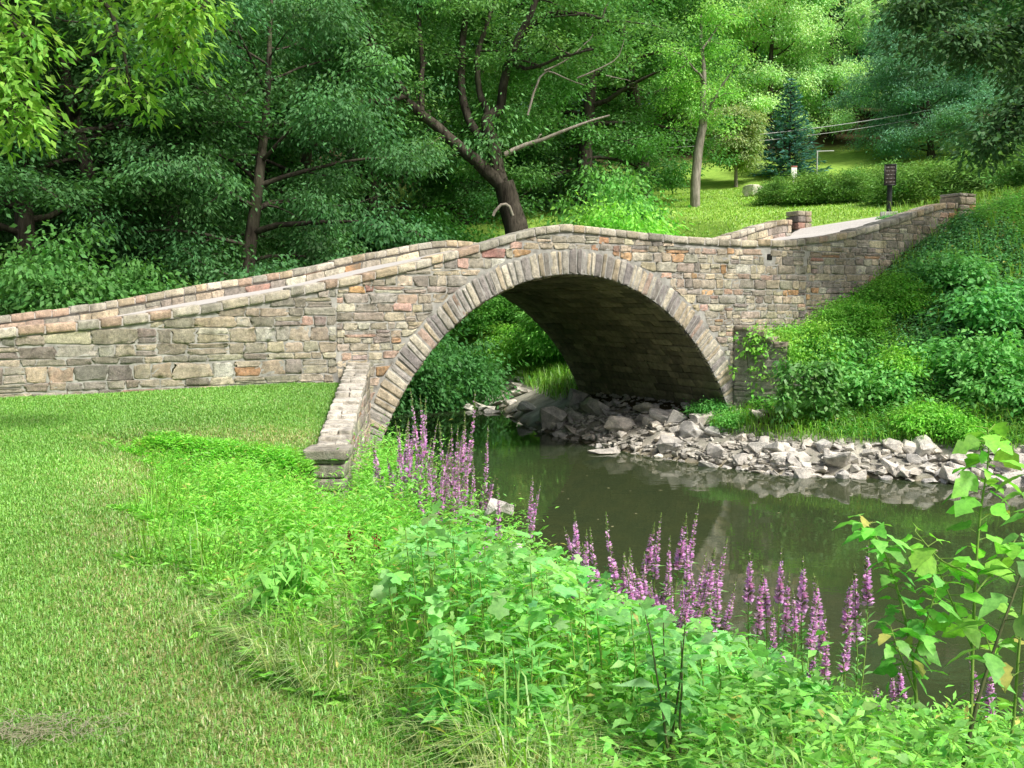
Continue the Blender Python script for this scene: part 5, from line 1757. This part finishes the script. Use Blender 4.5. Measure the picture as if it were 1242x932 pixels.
grass_patch("bank_grass", "grass tufts on the far bank seen through the arch", 9000, -3.5, 2.0, 25, 36, lambda X, Y: (pdist(X, Y, RIGHT) > .9) & (~inside(X, Y, POLY)) & (pdist(X, Y, LEFT) > pdist(X, Y, RIGHT)) & (to_tn(X, Y)[1] > 6), (.2, .6), (.015, .025), (.20, .46, .05), (.3, 1.2))

bankA = make_bush("bank_shrub", 71, .85, .75, .55, 110, 60, .10, .045, (.10, .215, .03), .35, .5, .3)
bankB = make_bush("bank_shrub", 72, .9, .8, .52, 110, 60, .10, .052, (.06, .145, .042), .36, .5, .3)
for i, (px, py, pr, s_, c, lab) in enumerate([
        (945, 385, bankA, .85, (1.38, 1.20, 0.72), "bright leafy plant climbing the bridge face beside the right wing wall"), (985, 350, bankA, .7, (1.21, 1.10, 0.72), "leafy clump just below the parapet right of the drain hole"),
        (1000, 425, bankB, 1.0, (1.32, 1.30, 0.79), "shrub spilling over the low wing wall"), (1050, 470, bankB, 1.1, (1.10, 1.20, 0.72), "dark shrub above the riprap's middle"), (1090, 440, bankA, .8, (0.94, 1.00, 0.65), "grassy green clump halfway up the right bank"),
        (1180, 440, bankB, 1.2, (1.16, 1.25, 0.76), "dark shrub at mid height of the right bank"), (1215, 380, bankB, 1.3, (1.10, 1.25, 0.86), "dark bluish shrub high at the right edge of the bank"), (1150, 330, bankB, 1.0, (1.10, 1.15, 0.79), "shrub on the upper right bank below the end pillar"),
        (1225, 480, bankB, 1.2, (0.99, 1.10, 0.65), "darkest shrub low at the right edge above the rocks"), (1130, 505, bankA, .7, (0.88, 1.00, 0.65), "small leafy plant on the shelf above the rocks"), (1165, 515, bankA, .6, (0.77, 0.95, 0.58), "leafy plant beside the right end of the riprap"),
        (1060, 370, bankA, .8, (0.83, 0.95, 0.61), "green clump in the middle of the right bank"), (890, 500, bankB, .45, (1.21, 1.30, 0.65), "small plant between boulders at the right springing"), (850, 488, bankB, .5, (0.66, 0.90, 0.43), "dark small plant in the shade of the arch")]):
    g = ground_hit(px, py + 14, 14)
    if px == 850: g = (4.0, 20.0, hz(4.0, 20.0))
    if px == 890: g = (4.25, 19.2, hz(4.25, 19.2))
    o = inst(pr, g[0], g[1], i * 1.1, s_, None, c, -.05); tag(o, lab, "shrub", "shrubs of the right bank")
for (t_, n_, s_, sz, c, lab) in [(5.0, -.55, .50, .55, (1.0, .95, .8), "bright leafy shrub against the bridge face above the right wing wall"), (6.1, -.75, .50, .42, (.8, .85, .7), "leafy shrub against the bridge face below the drain hole's right"),
                                 (7.4, -.8, .45, .32, (.7, .8, .65), "low shrub under the parapet halfway to the end pillar")]:
    q = S(t_, n_, 0); o = copy_tree(shA); put(o, q[0], q[1], t_ * 2.1, s_, sz, c, -.05); tag(o, lab, "shrub", "shrubs of the right bank")

# creeper on the right springing
rng = np.random.default_rng(121)
cb = np.array([*S(4.0, -.30, .75)]); root = empty("creeper", tuple(cb)); tag(root, "green creeper climbing the joint of the arch and the right wing wall", "creeper")
st, lf = Acc(), Acc()
for i in range(6):
    pts = curve((rng.normal(0, .08), -.02, 0), (rng.normal(0, .15), 0, 1), rng.uniform(.9, 1.75), 8, rng, (0, 0, .1), .09); pts[:, 1] = np.minimum(pts[:, 1], .02) - .03
    pts[:, 0] *= .8; tube(st, pts, np.linspace(.012, .004, 9), 5)
C = np.concatenate([np.stack([rng.normal(.02, .20, 34), rng.normal(-.10, .05, 34), rng.normal(1.32, .24, 34)], 1), np.stack([rng.normal(.05, .07, 12), rng.normal(-.08, .04, 12), rng.uniform(.1, .8, 12)], 1)])
cluster_leaves(lf, C, .14, 16, .10, .06, (.12, .26, .03), rng, .8, .4)
st.build("stem", M_STEMD, root, True); lf.build("foliage", M_LEAF2, root)

# hanging ivy over the low wing wall
cb = np.array([*at(985, 470, 18.3)]); root = empty("hanging_vine", tuple(cb)); tag(root, "dark vine hanging over the low end of the right wing wall", "vine")
st, lf = Acc(), Acc(); C = []
for i in range(16):
    x0 = rng.uniform(-.55, .75); L_ = rng.uniform(.3, .95)
    pts = curve((x0, .25, .35 + rng.uniform(-.1, .1)), (0, -1, .3), .3, 3, rng, (0, 0, -1), .1)
    pts = np.concatenate([pts, curve(pts[-1], (0, -.1, -1), L_, 5, rng, (0, 0, 0), .06)[1:]]); tube(st, pts, np.linspace(.008, .003, len(pts)), 4); C += list(pts[1:])
cluster_leaves(lf, np.array(C), .14, 15, .10, .065, (.07, .165, .03), rng, .8, .5)
st.build("stem", M_STEMD, root, True); lf.build("foliage", M_LEAF2, root)


# ================================================================== far woods that nobody could count
rng = np.random.default_rng(131); a = Acc()
C = []
for _ in range(1500):
    x = rng.uniform(-75, 85); y = rng.uniform(92, 125); z0 = hz(x, y); C.append((x, y, z0 + rng.uniform(0, 15)))
cluster_leaves(a, np.array(C), 3.2, 60, .9, .5, (.15, .235, .15), rng, .8, .4)  # pale bluish leaf colour has distance haze painted in
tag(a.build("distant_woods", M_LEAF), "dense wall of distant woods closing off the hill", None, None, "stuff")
a = Acc()
C = [(rng.uniform(-34, 4), rng.uniform(44, 58), 0) for _ in range(420)]
C = np.array([(x, y, hz(x, y) + rng.uniform(0, 3.5)) for x, y, _ in C])
cluster_leaves(a, C, 1.0, 55, .32, .17, (.035, .085, .024), rng, .7, .4)
tag(a.build("undergrowth", M_LEAF), "dark undergrowth beneath the woods left of the bridge", None, None, "stuff")

# ================================================================== small things on the hilltop
def box(acc, c, s, tint=(1, 1, 1)):
    c, s = np.array(c), np.array(s) / 2
    V = np.array([[x, y, z] for x in (-1, 1) for y in (-1, 1) for z in (-1, 1)]) * s + c
    acc.add(V, np.array([[0, 1, 3, 2], [4, 6, 7, 5], [0, 4, 5, 1], [2, 3, 7, 6], [0, 2, 6, 4], [1, 5, 7, 3]]), tint)


def bev(o, w_=.008):
    m = o.modifiers.new("bevel", 'BEVEL'); m.width = w_; m.segments = 2; return o


sg = ground_hit(1078, 263, 27)
sign = empty("park_sign", (sg[0], sg[1], sg[2]), -.32); tag(sign, "dark brown park sign on a black post beside the road", "sign")
k_ = sg[1] / F_PX
a = Acc(); box(a, (0, 0, .02), (20 * k_, 20 * k_, .20)); bev(a.build("base", M_CONC, sign), .02)
a = Acc(); tube(a, [(0, 0, .08), (0, 0, 55 * k_)], [3.1 * k_, 3.1 * k_], 14); a.build("post", M_DARKMETAL, sign, True)
ph, pw_ = 24 * k_, 12.5 * k_; pz = 49 * k_
a = Acc(); box(a, (0, -4.4 * k_, pz), (pw_, .03, ph)); panel = bev(a.build("panel", M_SIGN, sign), .006)
a = Acc()
for (cx, cz, sx, sz) in ((0, ph / 2, pw_ + .03, .028), (0, -ph / 2, pw_ + .03, .028), (pw_ / 2, 0, .028, ph), (-pw_ / 2, 0, .028, ph)): box(a, (cx, -4.4 * k_ - .004, pz + cz), (sx, .045, sz))
a.build("frame", M_DARKMETAL, panel)
rg = np.random.default_rng(5)
for r in range(5):              # rows of small raised pale marks: lettering too small to read in the photo
    a = Acc(); zr = pz + ph * (.36 - r * .18); x = -pw_ * .40
    while x < pw_ * .38:
        wl_ = rg.uniform(.03, .10)
        box(a, (x + wl_ / 2, -4.4 * k_ - .019, zr), (wl_, .006, .022 if r else .03)); x += wl_ + rg.uniform(.012, .024)
    a.build("lettering", M_LETTER, panel)

wb = at(963, 210, 46); gz = hz(wb[0], wb[1])
ws = empty("notice_board", (wb[0], wb[1], gz), .12); tag(ws, "small white notice board with a red top edge behind the junipers", "sign")
hh = wb[2] - gz
a = Acc(); box(a, (0, 0, hh), (.26, .04, .50)); pn = bev(a.build("panel", M_WHITE, ws), .006)
a = Acc(); box(a, (0, 0, hh + .28), (.29, .06, .055)); a.build("top_edge", M_RED, pn)
a = Acc(); box(a, (0, .04, hh / 2 - .1), (.07, .05, hh + .1)); a.build("post", M_CONC, ws)
pp = at(991, 195, 52); gz = hz(pp[0], pp[1])
po = empty("pipe_post", (pp[0], pp[1], gz)); tag(po, "thin pale post with a short side arm behind the junipers", "post")
tp = at(991, 184, 52)[2] - gz
a = Acc(); tube(a, [(0, 0, -.1), (0, 0, tp)], [.04, .04], 8); a.build("pole", M_CABLE, po, True)
a = Acc(); tube(a, [(-.04, 0, tp), (.45, 0, tp + .02), (.85, 0, tp + .03)], [.035, .03, .03], 8); a.build("arm", M_CABLE, po, True)
for (y0, y1, r_, lab) in ((168, 141, .022, "pale thick power cable crossing in front of the spruce"), (176, 149, .014, "thin power cable just below the thick one")):
    a = Acc(); A_, B_ = at(740, y0 + 6, 51), at(1130, y1 - 8, 55)
    s_ = np.linspace(0, 1, 40)[:, None]; Q = A_ + (B_ - A_) * s_; Q[:, 2] -= .35 * 4 * (s_ * (1 - s_))[:, 0]
    tube(a, Q, np.full(40, r_), 6); tag(a.build("power_cable", M_CABLE, None, True), lab, "cable", "power cables over the lawn")

# a branch's worth of floating leaves on the water
a = Acc(); m = 26
P = np.stack([rng.uniform(-.5, 5.5, m), rng.uniform(9, 17, m), np.full(m, .006)], 1); P = P[inside(P[:, 0], P[:, 1], POLY)]
V, F = leaves(P, rng.normal(0, 1, (len(P), 3)) * (1, 1, 0.02), np.tile((0, 0, 1.), (len(P), 1)), rng.uniform(.04, .08, len(P)), rng.uniform(.03, .05, len(P)), 0)
a.add(V, F, np.array((.35, .33, .2)) * rng.uniform(.7, 1.3, (len(P), 1)))
tag(a.build("fallen_leaves", M_GRASS), "few pale leaves floating on the creek", None, None, "stuff")
